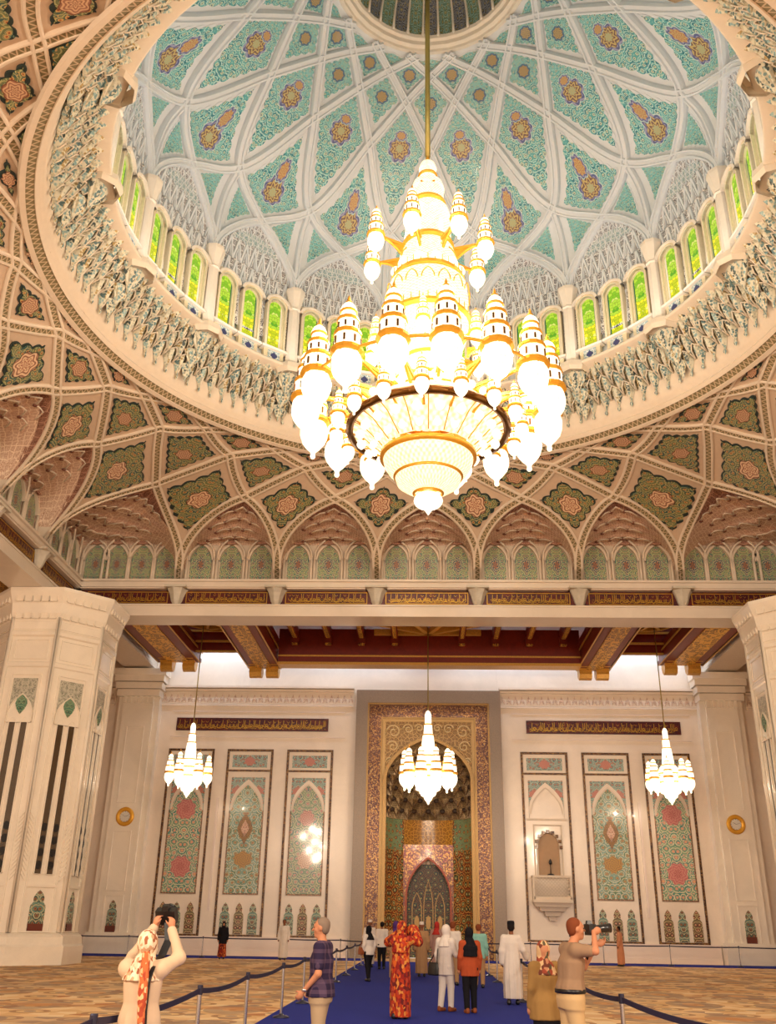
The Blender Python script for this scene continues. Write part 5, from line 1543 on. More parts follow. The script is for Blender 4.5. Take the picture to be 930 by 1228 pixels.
c.lathe([(1.3, Z(14.22)), (1.42, Z(14.18)), (1.42, Z(14.06)), (1.3, Z(14.02))], 40); c.lathe([(.96, Z(13.52)), (1.02, Z(13.48)), (.96, Z(13.42))], 32); c.lathe([(.38, Z(12.98)), (.46, Z(12.95)), (.4, Z(12.9))], 24)
c.build('gilded_ribs', M['gold'], ch)
for k in range(20):
    a = 2 * pi * (k + .5) / 20; globe('globe_lamp', (1.62 * sin(a), 1.62 * cos(a), Z(14.42)), .11); globe('globe_lamp', (2.02 * sin(a), 2.02 * cos(a), Z(14.72)), .14)
c = MB(); c.lathe([(1.32, Z(14.04)), (1.28, Z(13.85)), (1.14, Z(13.62)), (.98, Z(13.5))], 40); c.lathe([(.96, Z(13.45)), (.9, Z(13.25)), (.66, Z(13.08)), (.4, Z(12.97))], 40); c.build('crystal_bowl', M['bowl'], ch)
c = MB(); c.sphere((0, 0, Z(12.72)), (.42, .42, .26), 20, 12); c.lathe([(.16, Z(12.5)), (.1, Z(12.42)), (.07, Z(12.36)), (0.0, Z(12.26))], 12); c.build('bottom_globe', M['bulb'], ch)
c = MB(); c.tube([(0, 0, Z(25.7)), (0, 0, Z(39.6))], .09, 10); c.build('rod', M['brass'], ch)
# turrets: upper ring of eight, lower ring of sixteen
mt = (M['bulb'], M['gold'])
t0 = turret(ch, 2.0, (0, 0, 0), mt)
first = True
ARM = {}
def arms(r0, r1, z, a, s):
    key = (r0, r1, z, s)
    if key in ARM:
        o = ARM[key].copy(); COL.objects.link(o); o.parent = ch; o.rotation_euler = (0, 0, ARM[key]['a0'] - a); del o['a0']; return
    arm = MB()
    v = (sin(a), cos(a))
    arm.bar((r0 * v[0], r0 * v[1], Z(z)), (r1 * v[0], r1 * v[1], Z(z)), .07, .1)
    pts = [(r0 + (r1 - r0) * t, z - s * (1 - t) ** 1.6) for t in (0, .2, .4, .6, .8, 1)]
    P = [(r * v[0], r * v[1], Z(zz)) for r, zz in pts]
    arm.tube(P, .05, 5)
    Nn = [(v[1], -v[0], 0)] * 2
    vs = [(r * v[0], r * v[1], Z(z)) for r, _ in pts] + P
    n = len(pts); arm.add(vs, [(i, i + 1, n + i + 1, n + i) for i in range(n - 1)])
    o = arm.build('gilded_arm', M['gold'], ch); o['a0'] = a; ARM[key] = o
for k in range(8):
    a = radians(15 + 45 * k); p = (1.9 * sin(a), 1.9 * cos(a), Z(20.75))
    if k == 0: o = t0
    else: o = dup(t0, ch)
    o.location = p
    arms(.8, 1.62, 21.55, a, .55)
t1 = turret(ch, 3.2, (0, 0, 0), mt)
for k in range(16):
    a = radians(-7.5 + 22.5 * k); p = (3.65 * sin(a), 3.65 * cos(a), Z(14.55))
    o = t1 if k == 0 else dup(t1, ch)
    o.location = p; o.rotation_euler = (0, 0, .3 * k)
    arms(1.3, 3.2, 15.9, a, .7)
t2 = turret(ch, 1.5, (0, 0, 0), mt)
for k in range(16):
    a = radians(3.75 + 22.5 * k); p = (2.75 * sin(a), 2.75 * cos(a), Z(14.5))
    o = t2 if k == 0 else dup(t2, ch)
    o.location = p
    arms(1.9, 2.55, 15.1, a, .3)
for k in range(12):
    a = radians(30 * k + 5); p = (1.75 * sin(a), 1.75 * cos(a), Z(17.2))
    o = dup(t2, ch); o.location = p
    arms(1.2, 1.55, 17.8, a, .3)
for o in ARM.values(): del o['a0']
ring = MB(); ring.lathe([(3.62, Z(15.86)), (3.68, Z(15.92)), (3.74, Z(15.86)), (3.68, Z(15.8)), (3.62, Z(15.86))], 64); ring.build('gilded_hoop', M['gold'], ch)

def small_chandelier(pos, s, nt, label, zc):
    e = empty('chandelier', pos, label=label, cat='chandelier', group='hanging crystal chandeliers of the aisle')
    c = MB()
    c.lathe([(0, 0), (.05 * s, .06 * s), (.08 * s, .14 * s), (.16 * s, .22 * s), (.22 * s, .36 * s), (.34 * s, .42 * s), (.4 * s, .6 * s), (.56 * s, .68 * s), (.62 * s, .92 * s), (.72 * s, 1.0 * s), (.74 * s, 1.2 * s)], 20)
    c.lathe([(.7 * s, 1.28 * s), (.66 * s, 1.7 * s)], 20); c.lathe([(.62 * s, 1.78 * s), (.52 * s, 2.1 * s), (.42 * s, 2.2 * s)], 20)
    c.lathe([(.36 * s, 2.28 * s), (.3 * s, 2.9 * s), (.26 * s, 3.2 * s)], 16); c.lathe([(.22 * s, 3.3 * s), (.2 * s, 3.7 * s)], 14); c.lathe([(.16 * s, 3.8 * s), (.16 * s, 4.2 * s), (.1 * s, 4.36 * s), (.02 * s, 4.42 * s)], 12)
    c.build('crystal_body', M['bulb'], e)
    g = MB()
    for r, z in ((.76, 1.22), (.68, 1.72), (.44, 2.2), (.28, 3.2), (.24, 3.7)): g.lathe([(r * .8 * s, z * s), (r * s, (z + .02) * s), (r * s, (z + .06) * s), (r * .8 * s, (z + .07) * s)], 18, smooth=False)
    for k in range(nt):
        a = 2 * pi * k / nt + .3
        for z in (1.2, 1.62): g.bar((.6 * s * sin(a), .6 * s * cos(a), z * s), (1.08 * s * sin(a), 1.08 * s * cos(a), z * s), .03 * s, .06 * s)
    g.build('gilded_bands', M['gold'], e)
    t = turret(e, 2.05 * s, (0, 0, 0), (M['bulb'], M['gold']), slits=False, n=10)
    for k in range(nt):
        a = 2 * pi * k / nt + .3
        o = t if k == 0 else dup(t, e)
        o.location = (1.12 * s * sin(a), 1.12 * s * cos(a), .62 * s)
    r = MB(); r.tube([(0, 0, 4.3 * s), (0, 0, zc - pos[2])], .028, 6); r.build('rod', M['brass'], e)
    return e
small_chandelier((.07, 22, 6.82), 1.02, 10, 'lit crystal chandelier hanging in front of the gilded prayer niche', 16.0)
small_chandelier((-11.6, 22, 7.0), .82, 6, 'small lit crystal chandelier hanging before the pink mosaic panel at the left of the wall', 16.0)
small_chandelier((11.6, 22, 6.95), .82, 8, 'small lit crystal chandelier hanging before the pink mosaic panel at the right of the wall', 16.0)

# ------------------------------------------------------------------ light
w = bpy.data.worlds.new('hall_ambience'); SC.world = w; w.use_nodes = True
bg = w.node_tree.nodes['Background']; bg.inputs[0].default_value = (1.0, .80, .62, 1); bg.inputs[1].default_value = P_WORLD
def lamp(name, kind, loc, energy, col, size=.5, rot=(0, 0, 0), size_y=None, spread=None):
    l = bpy.data.lights.new(name, kind); l.energy = energy; l.color = col
    if kind == 'AREA':
        l.shape = 'RECTANGLE' if size_y else 'SQUARE'; l.size = size
        if size_y: l.size_y = size_y
        if spread: l.spread = spread
    elif kind in ('POINT', 'SPOT'): l.shadow_soft_size = size
    o = bpy.data.objects.new(name, l); COL.objects.link(o); o.location = loc; o.rotation_euler = rot
    return o
CHW = (1.0, .86, .68); WARM = (1.0, .80, .60); COOL = (.86, .93, 1.0); TUBE = (.70, .83, 1.0)
# dome cove: lamps on the window sill ledge shining up into the dome
for i in range(16):
    a = i * pi / 8
    o = lamp('dome_cove_lamp', 'AREA', (RX + 9.95 * sin(a), 9.95 * cos(a), 22.95), P_COVE, COOL, 3.2, size_y=.25)
    # face up and to the far side of the dome
    d = np.array((-sin(a) * .55, -cos(a) * .55, 1.0)); d /= np.linalg.norm(d)
    from mathutils import Vector
    o.rotation_euler = Vector(d).to_track_quat('-Z', 'Y').to_euler()
# lamps inside the great chandelier
for k in range(8):
    a = radians(26.25 + 45 * k)
    lamp('chandelier_lamp', 'POINT', (2.9 * sin(a), 2.9 * cos(a), 17.2), P_CH, CHW, .35)
for k in range(4):
    a = radians(37 + 90 * k); lamp('chandelier_lamp', 'POINT', (1.45 * sin(a), 1.45 * cos(a), 23.0), P_CH * .12, CHW, .25)
for (x, y, z) in ((.07, 22, 6.4), (-11.6, 22, 6.6), (11.6, 22, 6.55)):
    for k in range(6):
        lamp('small_chandelier_lamp', 'POINT', (x + .85 * sin(k * pi / 3 + .2), y + .85 * cos(k * pi / 3 + .2), z + 1.15), P_SM / 6, WARM, .06)
# wall cove behind the wooden ceiling, cool daylight tubes
for x in (-11.5, -4, 4.2, 11.6):
    lamp('wall_cove_lamp', 'AREA', (x, 26.3, 15.9), P_WC, TUBE, 6.6 if abs(x) > 5 else 7.0, rot=(radians(38), 0, 0), size_y=.3)
for sx in (-1, 1):
    lamp('beam_cove_lamp', 'AREA', (sx * 14.75, 21.5, 16.2), P_WC * .4, TUBE, .3, rot=(0, radians(-60 * sx) * -1, 0), size_y=8)
# added unseen fill lamps behind the viewer, where other hall chandeliers would hang
for (x, y, z) in ((-12, -26, 9), (12, -26, 9), (0, -34, 9)):
    for k in range(8):
        lamp('hall_fill_lamp', 'POINT', (x + (.5 + .8 * (k % 2)) * sin(k * 2.2 + x), y + (.5 + .8 * (k % 2)) * cos(k * 2.2 + x), z - 1.2 + .45 * k), P_HALL / 8, WARM, .06)

SC.view_settings.view_transform = 'Standard'; SC.view_settings.look = 'None'
SC.view_settings.gamma = 1; SC.view_settings.use_curve_mapping = False
SC.view_settings.exposure = EXPO

# ------------------------------------------------------------------ camera
from mathutils import Matrix
F_PX, PIT, YAW, ROLL = 1115.7, radians(23.884), radians(-2.457), radians(1.0)
cd = bpy.data.cameras.new('camera'); cam = bpy.data.objects.new('camera', cd); COL.objects.link(cam)
cd.sensor_fit = 'HORIZONTAL'; cd.sensor_width = 36.0; cd.lens = F_PX / 930 * 36; cd.clip_end = 500; cd.clip_start = .1
cy, sy, cp, sp = cos(YAW), sin(YAW), cos(PIT), sin(PIT)
R0 = Vector((cy, -sy, 0)); Fh = Vector((sy, cy, 0)); U = Vector((0, 0, 1)); D = Fh * cp + U * sp; UU = U * cp - Fh * sp
cr, sr = cos(ROLL), sin(ROLL)
RX_ = R0 * cr + UU * sr * 1.0
# image: x' = a cr - b sr, y' = a sr + b cr with b downwards
right = R0 * cr + UU * sr; upv = UU * cr - R0 * sr
m = Matrix(((right.x, upv.x, -D.x), (right.y, upv.y, -D.y), (right.z, upv.z, -D.z))).to_4x4()
m.translation = Vector((-.107, -24.3, 1.6)); cam.matrix_world = m
SC.camera = cam
# ------------------------------------------------------------------ runners and barriers
rn = MB(); rn.box((-.37, 2.6, .01), (5.22, 41.6, .02)); o = rn.build('carpet_runner', M['blue'])
tag(o, 'long blue carpet runner leading to the gilded prayer niche', 'carpet')
rn = MB(); rn.box((-11.6, 25.3, .01), (17.0, 3.0, .02)); o = rn.build('carpet_runner', M['blue']); tag(o, 'blue carpet strip along the foot of the long wall, left of the runner', 'carpet')
rn = MB(); rn.box((11.6, 25.3, .01), (18.4, 3.0, .02)); o = rn.build('carpet_runner', M['blue']); tag(o, 'blue carpet strip along the foot of the long wall, right of the runner', 'carpet')
def post(pos, label, group, h=.9):
    e = empty('barrier_post', pos, label=label, cat='barrier post', group=group)
    b = MB(); b.lathe([(.0, 0), (.15, 0), (.15, .015), (.13, .03), (.05, .05), (.033, .07)], 20); b.build('base', M['chrome2'], e)
    b = MB(); b.lathe([(.025, .06), (.025, h - .1)], 12); b.build('tube', M['chrome'], e)
    b = MB(); b.lathe([(.03, h - .1), (.033, h - .09), (.033, h - .01), (.028, h), (0, h)], 12, smooth=False); b.build('head', M['chrome2'], e)
    return e
M['chrome2'] = plain('dark_post_head', rgb(60, 60, 80), .3, .6, noise=.05)
def belt(a, b, label, group, sag=.05, h=.055, z=.86):
    a = np.array(a, float); b_ = np.array(b, float); m = MB(); vs = []; n = 12
    d = (b_ - a); L = np.linalg.norm(d); d = d / L; s = np.array((d[1], -d[0])) * .006
    a = a + d * .04; b_ = b_ - d * .04
    for i in range(n + 1):
        t = i / n; p = a + (b_ - a) * t; zz = z - sag * 4 * t * (1 - t)
        for (sd, dz) in ((1, -h / 2), (1, h / 2), (-1, h / 2), (-1, -h / 2)): vs.append((p[0] + s[0] * sd, p[1] + s[1] * sd, zz + dz))
    fs = [(i * 4 + q, i * 4 + (q + 1) % 4, i * 4 + 4 + (q + 1) % 4, i * 4 + 4 + q) for i in range(n) for q in range(4)] + [(0, 1, 2, 3), (n * 4 + 3, n * 4 + 2, n * 4 + 1, n * 4)]
    m.add(vs, fs); o = m.build('barrier_belt', M['belt']); tag(o, label, 'barrier belt', group); return o
ORD = 'first second third fourth fifth sixth seventh eighth ninth tenth eleventh twelfth thirteenth'.split()
LP = [(-2.7, y) for y in (-16.1, -12.3, -9.1, -5.3, -2.0, 2.0, 6.0, 10.0, 14.0, 18.0, 22.0)]
for i, p in enumerate(LP):
    post((p[0], p[1], .02), '%s chrome barrier post from the viewer, left edge of the blue runner' % ORD[i], 'posts along the left of the runner')
    if i: belt(LP[i - 1], p, 'navy belt between %s and %s posts, left edge of the blue runner' % (ORD[i - 1], ORD[i]), 'belts along the left of the runner')
belt((-2.72, -19.6), LP[0], 'navy belt running out of the picture from the nearest post on the left', 'belts along the left of the runner')
RP_ = [(2.12, y) for y in (-12.35, -8.4, -4.4, -.4, 3.6, 7.6, 11.6, 15.6, 19.6, 22.6)]
for i, p in enumerate(RP_):
    post((p[0], p[1], .02), '%s chrome barrier post from the viewer, right edge of the blue runner' % ORD[i], 'posts along the right of the runner')
    if i: belt(RP_[i - 1], p, 'navy belt between %s and %s posts, right edge of the blue runner' % (ORD[i - 1], ORD[i]), 'belts along the right of the runner')
belt((2.45, -15.9), RP_[0], 'navy belt running out of the picture from the nearest post on the right', 'belts along the right of the runner')
for side, xs in (('left', [-19.4, -17.2, -14.3, -10.7, -6.9, -4.1, -2.7]), ('right', [2.2, 4.9, 8.3, 11.4, 14.6, 17.8, 20.6])):
    ys = [24.4 if abs(x) > 3 else 22.3 for x in xs]
    if side == 'left': xs = xs[::-1]; ys = ys[::-1]
    for i, (x, y) in enumerate(zip(xs, ys)):
        if abs(x) > 3: post((x, y, .02), '%s thin post out from the runner, along the wall on its %s' % (ORD[i - 1], side), 'posts along the long wall')
        if i: belt((xs[i - 1], ys[i - 1] if i > 1 else (22.0 if side == 'left' else 22.6)), (x, y), '%s span of dark belt out from the runner, along the wall on its %s' % (ORD[i - 1], side), 'belts along the long wall', sag=.02, h=.05, z=.86)
# ------------------------------------------------------------------ people: every body is one continuous surface grown from its skeleton
class Field:
    def __init__(s, lo, hi, h):
        s.lo = np.array(lo, float); s.h = h
        s.n = np.ceil((np.array(hi) - s.lo) / h).astype(int) + 1
        s.f = np.full(s.n, 9.0, dtype=np.float32)
        s.ax = [s.lo[i] + np.arange(s.n[i]) * h for i in range(3)]
    def _sl(s, lo, hi):
        a = np.maximum(np.floor((np.array(lo) - s.lo) / s.h).astype(int), 0); b = np.minimum(np.ceil((np.array(hi) - s.lo) / s.h).astype(int) + 1, s.n)
        return a, b
    def _apply(s, lo, hi, fn, k, op='add'):
        m = k + .05
        a, b = s._sl(np.array(lo) - m, np.array(hi) + m)
        if (b <= a).any(): return s
        X, Y, Z = np.meshgrid(s.ax[0][a[0]:b[0]], s.ax[1][a[1]:b[1]], s.ax[2][a[2]:b[2]], indexing='ij')
        d = fn(X, Y, Z).astype(np.float32)
        sl = (slice(a[0], b[0]), slice(a[1], b[1]), slice(a[2], b[2])); f = s.f[sl]
        if op == 'add':
            hh = np.clip(.5 + .5 * (f - d) / max(k, 1e-4), 0, 1); s.f[sl] = f * (1 - hh) + d * hh - k * hh * (1 - hh)
        else:
            s.f[sl] = np.maximum(f, -d)
        return s
    def cone(s, a, b, ra, rb, k=.02):
        a = np.array(a, float); b = np.array(b, float); r = max(ra, rb); ba = b - a; L2 = ba @ ba + 1e-9
        def fn(X, Y, Z):
            px, py, pz = X - a[0], Y - a[1], Z - a[2]
            t = np.clip((px * ba[0] + py * ba[1] + pz * ba[2]) / L2, 0, 1)
            return np.sqrt((px - t * ba[0]) ** 2 + (py - t * ba[1]) ** 2 + (pz - t * ba[2]) ** 2) - (ra + (rb - ra) * t)
        return s._apply(np.minimum(a, b) - r, np.maximum(a, b) + r, fn, k)
    def ell(s, c, r, k=.02, op='add', rot=0.0):
        c = np.array(c, float); r = np.array(r, float); cr_, sr_ = cos(rot), sin(rot)
        def fn(X, Y, Z):
            x, y, z = X - c[0], Y - c[1], Z - c[2]
            y, z = y * cr_ + z * sr_, -y * sr_ + z * cr_
            k0 = np.sqrt((x / r[0]) ** 2 + (y / r[1]) ** 2 + (z / r[2]) ** 2); k1 = np.sqrt((x / r[0] ** 2) ** 2 + (y / r[1] ** 2) ** 2 + (z / r[2] ** 2) ** 2) + 1e-6
            return k0 * (k0 - 1) / k1
        R = max(r); return s._apply(c - R, c + R, fn, k, op)
    def loft(s, rows, k=.02, folds=0, famp=.0, ph=0.0):
        """rows (z, cx, cy, a, b): elliptical sections, optional hanging folds"""
        rows = sorted(rows); zs = [r[0] for r in rows]
        A = np.array(rows)
        def fn(X, Y, Z):
            g = [np.interp(Z, zs, A[:, i]) for i in range(1, 5)]
            x, y = X - g[0], Y - g[1]
            q = np.sqrt((x / g[2]) ** 2 + (y / g[3]) ** 2)
            if folds:
                th = np.arctan2(y, x); w = np.clip((zs[-1] - Z) / (zs[-1] - zs[0]), 0, 1) ** .8
                q = q / (1 + famp * w * (np.sin(folds * th + ph) + .5 * np.sin((folds * 2 + 1) * th + 2 * ph + Z * 3)))
            d = (q - 1) * np.minimum(g[2], g[3])
            return np.maximum(d, np.maximum(zs[0] - Z, Z - zs[-1]))
        mx = max(A[:, 3].max(), A[:, 4].max()) * (1 + famp * 1.6)
        return s._apply((A[:, 1].min() - mx, A[:, 2].min() - mx, zs[0]), (A[:, 1].max() + mx, A[:, 2].max() + mx, zs[-1]), fn, k)
    def cutz(s, lo=None, hi=None):
        Zg = s.ax[2][None, None, :].astype(np.float32)
        if lo is not None: s.f = np.maximum(s.f, lo - Zg)
        if hi is not None: s.f = np.maximum(s.f, Zg - hi)
        return s
    def net(s):
        f = s.f; f = np.pad(f, 1, constant_values=1.0); lo = s.lo - s.h
        n = np.array(f.shape); ins = f < 0
        c = np.zeros(n - 1, int); acc = np.zeros(tuple(n - 1) + (3,), np.float32); cnt = np.zeros(n - 1, np.float32)
        sh = [(i, j, k) for i in (0, 1) for j in (0, 1) for k in (0, 1)]
        V = lambda a, o: a[o[0]:o[0] + n[0] - 1, o[1]:o[1] + n[1] - 1, o[2]:o[2] + n[2] - 1]
        for o in sh: c += V(ins, o)
        act = (c > 0) & (c < 8)
        for o in sh:
            for ax in range(3):
                if o[ax]: continue
                p = list(o); p[ax] = 1
                fa, fb = V(f, o), V(f, p); m = (fa < 0) != (fb < 0)
                t = np.where(m, fa / np.where(m, fa - fb, 1), 0)
                for q in range(3):
                    acc[..., q] += np.where(m, o[q] + (t if q == ax else 0), 0)
                cnt += m
        idx = np.full(n - 1, -1, int); w = np.argwhere(act); idx[act] = np.arange(len(w))
        vs = lo + s.h * (w + acc[act] / np.maximum(cnt[act], 1)[:, None])
        faces = []
        for ax in range(3):
            u, v = (ax + 1) % 3, (ax + 2) % 3
            sa = [slice(1, -1)] * 3; sa[ax] = slice(0, n[ax] - 1)
            sb = list(sa); sb[ax] = slice(1, n[ax])
            A_, B_ = ins[tuple(sa)], ins[tuple(sb)]
            for m, flip in ((A_ & ~B_, 0), (~A_ & B_, 1)):
                e = np.argwhere(m); 
                if not len(e): continue
                e[:, u] += 1; e[:, v] += 1
                def ci(du, dv):
                    g = e.copy(); g[:, u] -= du; g[:, v] -= dv; return idx[g[:, 0], g[:, 1], g[:, 2]]
                quad = np.stack([ci(1, 1), ci(0, 1), ci(0, 0), ci(1, 0)], 1)
                faces.append(quad[:, ::-1] if flip else quad)
        F = np.concatenate(faces) if faces else np.zeros((0, 4), int)
        # light smoothing
        for _ in range(2):
            s1 = np.zeros_like(vs); c1 = np.zeros(len(vs))
            for a, b in ((0, 1), (1, 2), (2, 3), (3, 0)):
                np.add.at(s1, F[:, a], vs[F[:, b]]); np.add.at(s1, F[:, b], vs[F[:, a]]); np.add.at(c1, F[:, a], 1); np.add.at(c1, F[:, b], 1)
            vs = vs * .5 + .5 * s1 / np.maximum(c1, 1)[:, None]
        return vs, F
    def build(s, name, mat, parent, label=None):
        vs, F = s.net()
        if not len(F): return None
        me = bpy.data.meshes.new(name); me.from_pydata(vs.tolist(), [], F.tolist()); me.materials.append(mat)
        me.polygons.foreach_set('use_smooth', [True] * len(F)); me.update()
        o = bpy.data.objects.new(name, me); COL.objects.link(o); o.parent = parent
        return tag(o, label)

def cloth(name, cols, scale=30, kind='plain', rough=.85):
    t = NT(name); P = t.coord('Object')
    if kind == 'plain':
        nz = t.n('TexNoise', {'Vector': P, 'Scale': 9.0, 'Detail': 5}).outputs[0]
        c = t.mix(nz, tuple(x * .82 for x in cols[0][:3]) + (1,), cols[0])
        return t.finish(c, rough, spec=.2, bump=t.n('TexNoise', {'Vector': P, 'Scale': 180.0}).outputs[0], bstr=.12)
    if kind == 'check':
        w1 = t.n('SeparateXYZ', {0: t.vmath('MULTIPLY', P, (scale,) * 3).outputs[0]})
        a = t.math('GREATER_THAN', t.math('SINE', w1.outputs[0]), .3); b = t.math('GREATER_THAN', t.math('SINE', w1.outputs[2]), .3)
        c = t.mix(t.math('MULTIPLY', t.math('ADD', a, b), .5), cols[0], cols[1])
        return t.finish(c, rough, spec=.2)
    v = t.n('TexVoronoi', {'Vector': t.vmath('MULTIPLY', P, (1, 1, .7) if kind == 'print' else (1, 1, 1)).outputs[0], 'Scale': scale, 'Randomness': .9})
    rn = t.n('SeparateXYZ', {0: v.outputs['Color']}).outputs[0]; k = len(cols)
    c = t.ramp(rn, [(i / k, c) for i, c in enumerate(cols)], 'CONSTANT')
    return t.finish(c, rough, spec=.2)
M['skin'] = cloth('tan_skin', [rgb(206, 140, 104)], rough=.55)
M['skin_dark'] = cloth('brown_skin', [rgb(140, 88, 62)], rough=.55)
M['hair_grey'] = cloth('grey_hair', [rgb(140, 120, 104)]); M['hair_red'] = cloth('auburn_hair', [rgb(128, 66, 38)]); M['hair_dark'] = cloth('black_hair', [rgb(30, 24, 24)])
WH = cloth('white_cotton', [rgb(230, 218, 208)]); CREAM = cloth('cream_cotton', [rgb(222, 192, 160)]); BLK = cloth('black_cloth', [rgb(22, 20, 26)])
TAUPE = cloth('taupe_cotton', [rgb(160, 128, 100)]); KHAKI = cloth('khaki_cotton', [rgb(214, 178, 128)]); OLIVE = cloth('olive_cloth', [rgb(160, 122, 70)])
RUST = cloth('rust_cloth', [rgb(176, 78, 44)]); TAN = cloth('tan_cloth', [rgb(176, 136, 98)]); MINT = cloth('mint_cotton', [rgb(136, 188, 176)]); PURP = cloth('purple_scarf', [rgb(84, 50, 120)])
REDC = cloth('red_scarf_cloth', [rgb(190, 56, 50)]); GREYP = cloth('grey_pink_cloth', [rgb(178, 138, 126)]); NAVYP = cloth('navy_check', [rgb(46, 36, 62), rgb(96, 74, 96)], 60, 'check'); GREYK = cloth('grey_khaki', [rgb(188, 160, 126)])
REDP = cloth('red_orange_print', [rgb(178, 56, 30), rgb(206, 96, 40), rgb(144, 38, 32), rgb(214, 140, 66), rgb(170, 66, 46), rgb(104, 36, 36)], 24, 'print')
SCARFB = cloth('brown_lace_scarf', [rgb(232, 208, 176), rgb(200, 160, 124), rgb(240, 222, 196), rgb(160, 96, 66), rgb(230, 206, 176)], 42, 'print')
SCARFP = cloth('patterned_headscarf', [rgb(190, 130, 96), rgb(110, 60, 46), rgb(214, 176, 130), rgb(150, 70, 50), rgb(90, 80, 60)], 24, 'print'); ORSCARF = cloth('orange_print_scarf', [rgb(206, 112, 66), rgb(236, 190, 140), rgb(176, 76, 50)], 40, 'print')
REDBOT = cloth('red_brown_print', [rgb(140, 44, 30), rgb(190, 100, 50), rgb(90, 34, 30)], 20, 'print'); BROWN = cloth('brown_leather', [rgb(140, 74, 40)], rough=.5)

def hand(B, wr, tipdir, palm, s, curl=.5, side=1):
    """five separate fingers from the wrist: tipdir along the hand, palm = direction the palm faces"""
    wr = np.array(wr, float); d = np.array(tipdir, float); d /= np.linalg.norm(d); p = np.array(palm, float); p -= d * (p @ d); p /= np.linalg.norm(p) + 1e-9; x = np.cross(d, p) * side
    B.ell(wr + d * .045 * s, (.034 * s, .034 * s, .045 * s), .012)
    B.cone(wr, wr + d * .075 * s, .024 * s, .03 * s, .015)
    for i, (off, L) in enumerate(((.028, .064), (.0095, .074), (-.0095, .069), (-.027, .052))):
        a = wr + d * .08 * s + x * off * s; b = a + (d * (1 - curl * .35) + p * curl * .5) * L * .5 * s; c = b + (d * (1 - curl) + p * curl * 1.1) * L * .5 * s
        B.cone(a, b, .0095 * s, .009 * s, .005); B.cone(b, c, .009 * s, .0072 * s, .004)
    a = wr + d * .03 * s + x * .028 * s; b = a + (d * .5 + x * .7 + p * .25) * .038 * s; c = b + (d * .85 + x * .15 + p * .45) * .034 * s
    B.cone(a, b, .0115 * s, .0105 * s, .008); B.cone(b, c, .0105 * s, .0085 * s, .004)

def head(B, c, s, pitch=0.0, yaw=0.0):
    """skull, jaw, nose, ears, brow; yaw turns the face about z (0 = +y)"""
    def L(x, y, z):
        y, z = y * cos(pitch) - z * sin(pitch), y * sin(pitch) + z * cos(pitch)
        return (c[0] + (x * cos(yaw) - y * sin(yaw)) * s, c[1] + (x * sin(yaw) + y * cos(yaw)) * s, c[2] + z * s)
    B.ell(L(0, -.012, .03), (.078 * s, .078 * s, .088 * s), .02)
    B.ell(L(0, -.012 + .02, .02), (.074 * s, .076 * s, .09 * s), .02)
    B.cone(L(0, .035, -.045), L(0, .05, -.08), .052 * s, .036 * s, .03)
    B.cone(L(0, .088, .01), L(0, .108, -.022), .009 * s, .015 * s, .012)
    B.cone(L(-.03, .078, .03), L(.03, .078, .03), .013 * s, .013 * s, .02)
    B.cone(L(-.022, .08, -.052), L(.022, .08, -.052), .008 * s, .008 * s, .008)
    for sx in (-1, 1):
        B.ell(L(sx * .078, -.01, -.0), (.012 * s, .022 * s, .033 * s), .008)
        B.ell(L(sx * .045, .055, -.02), (.022 * s, .02 * s, .022 * s), .02)
    return L

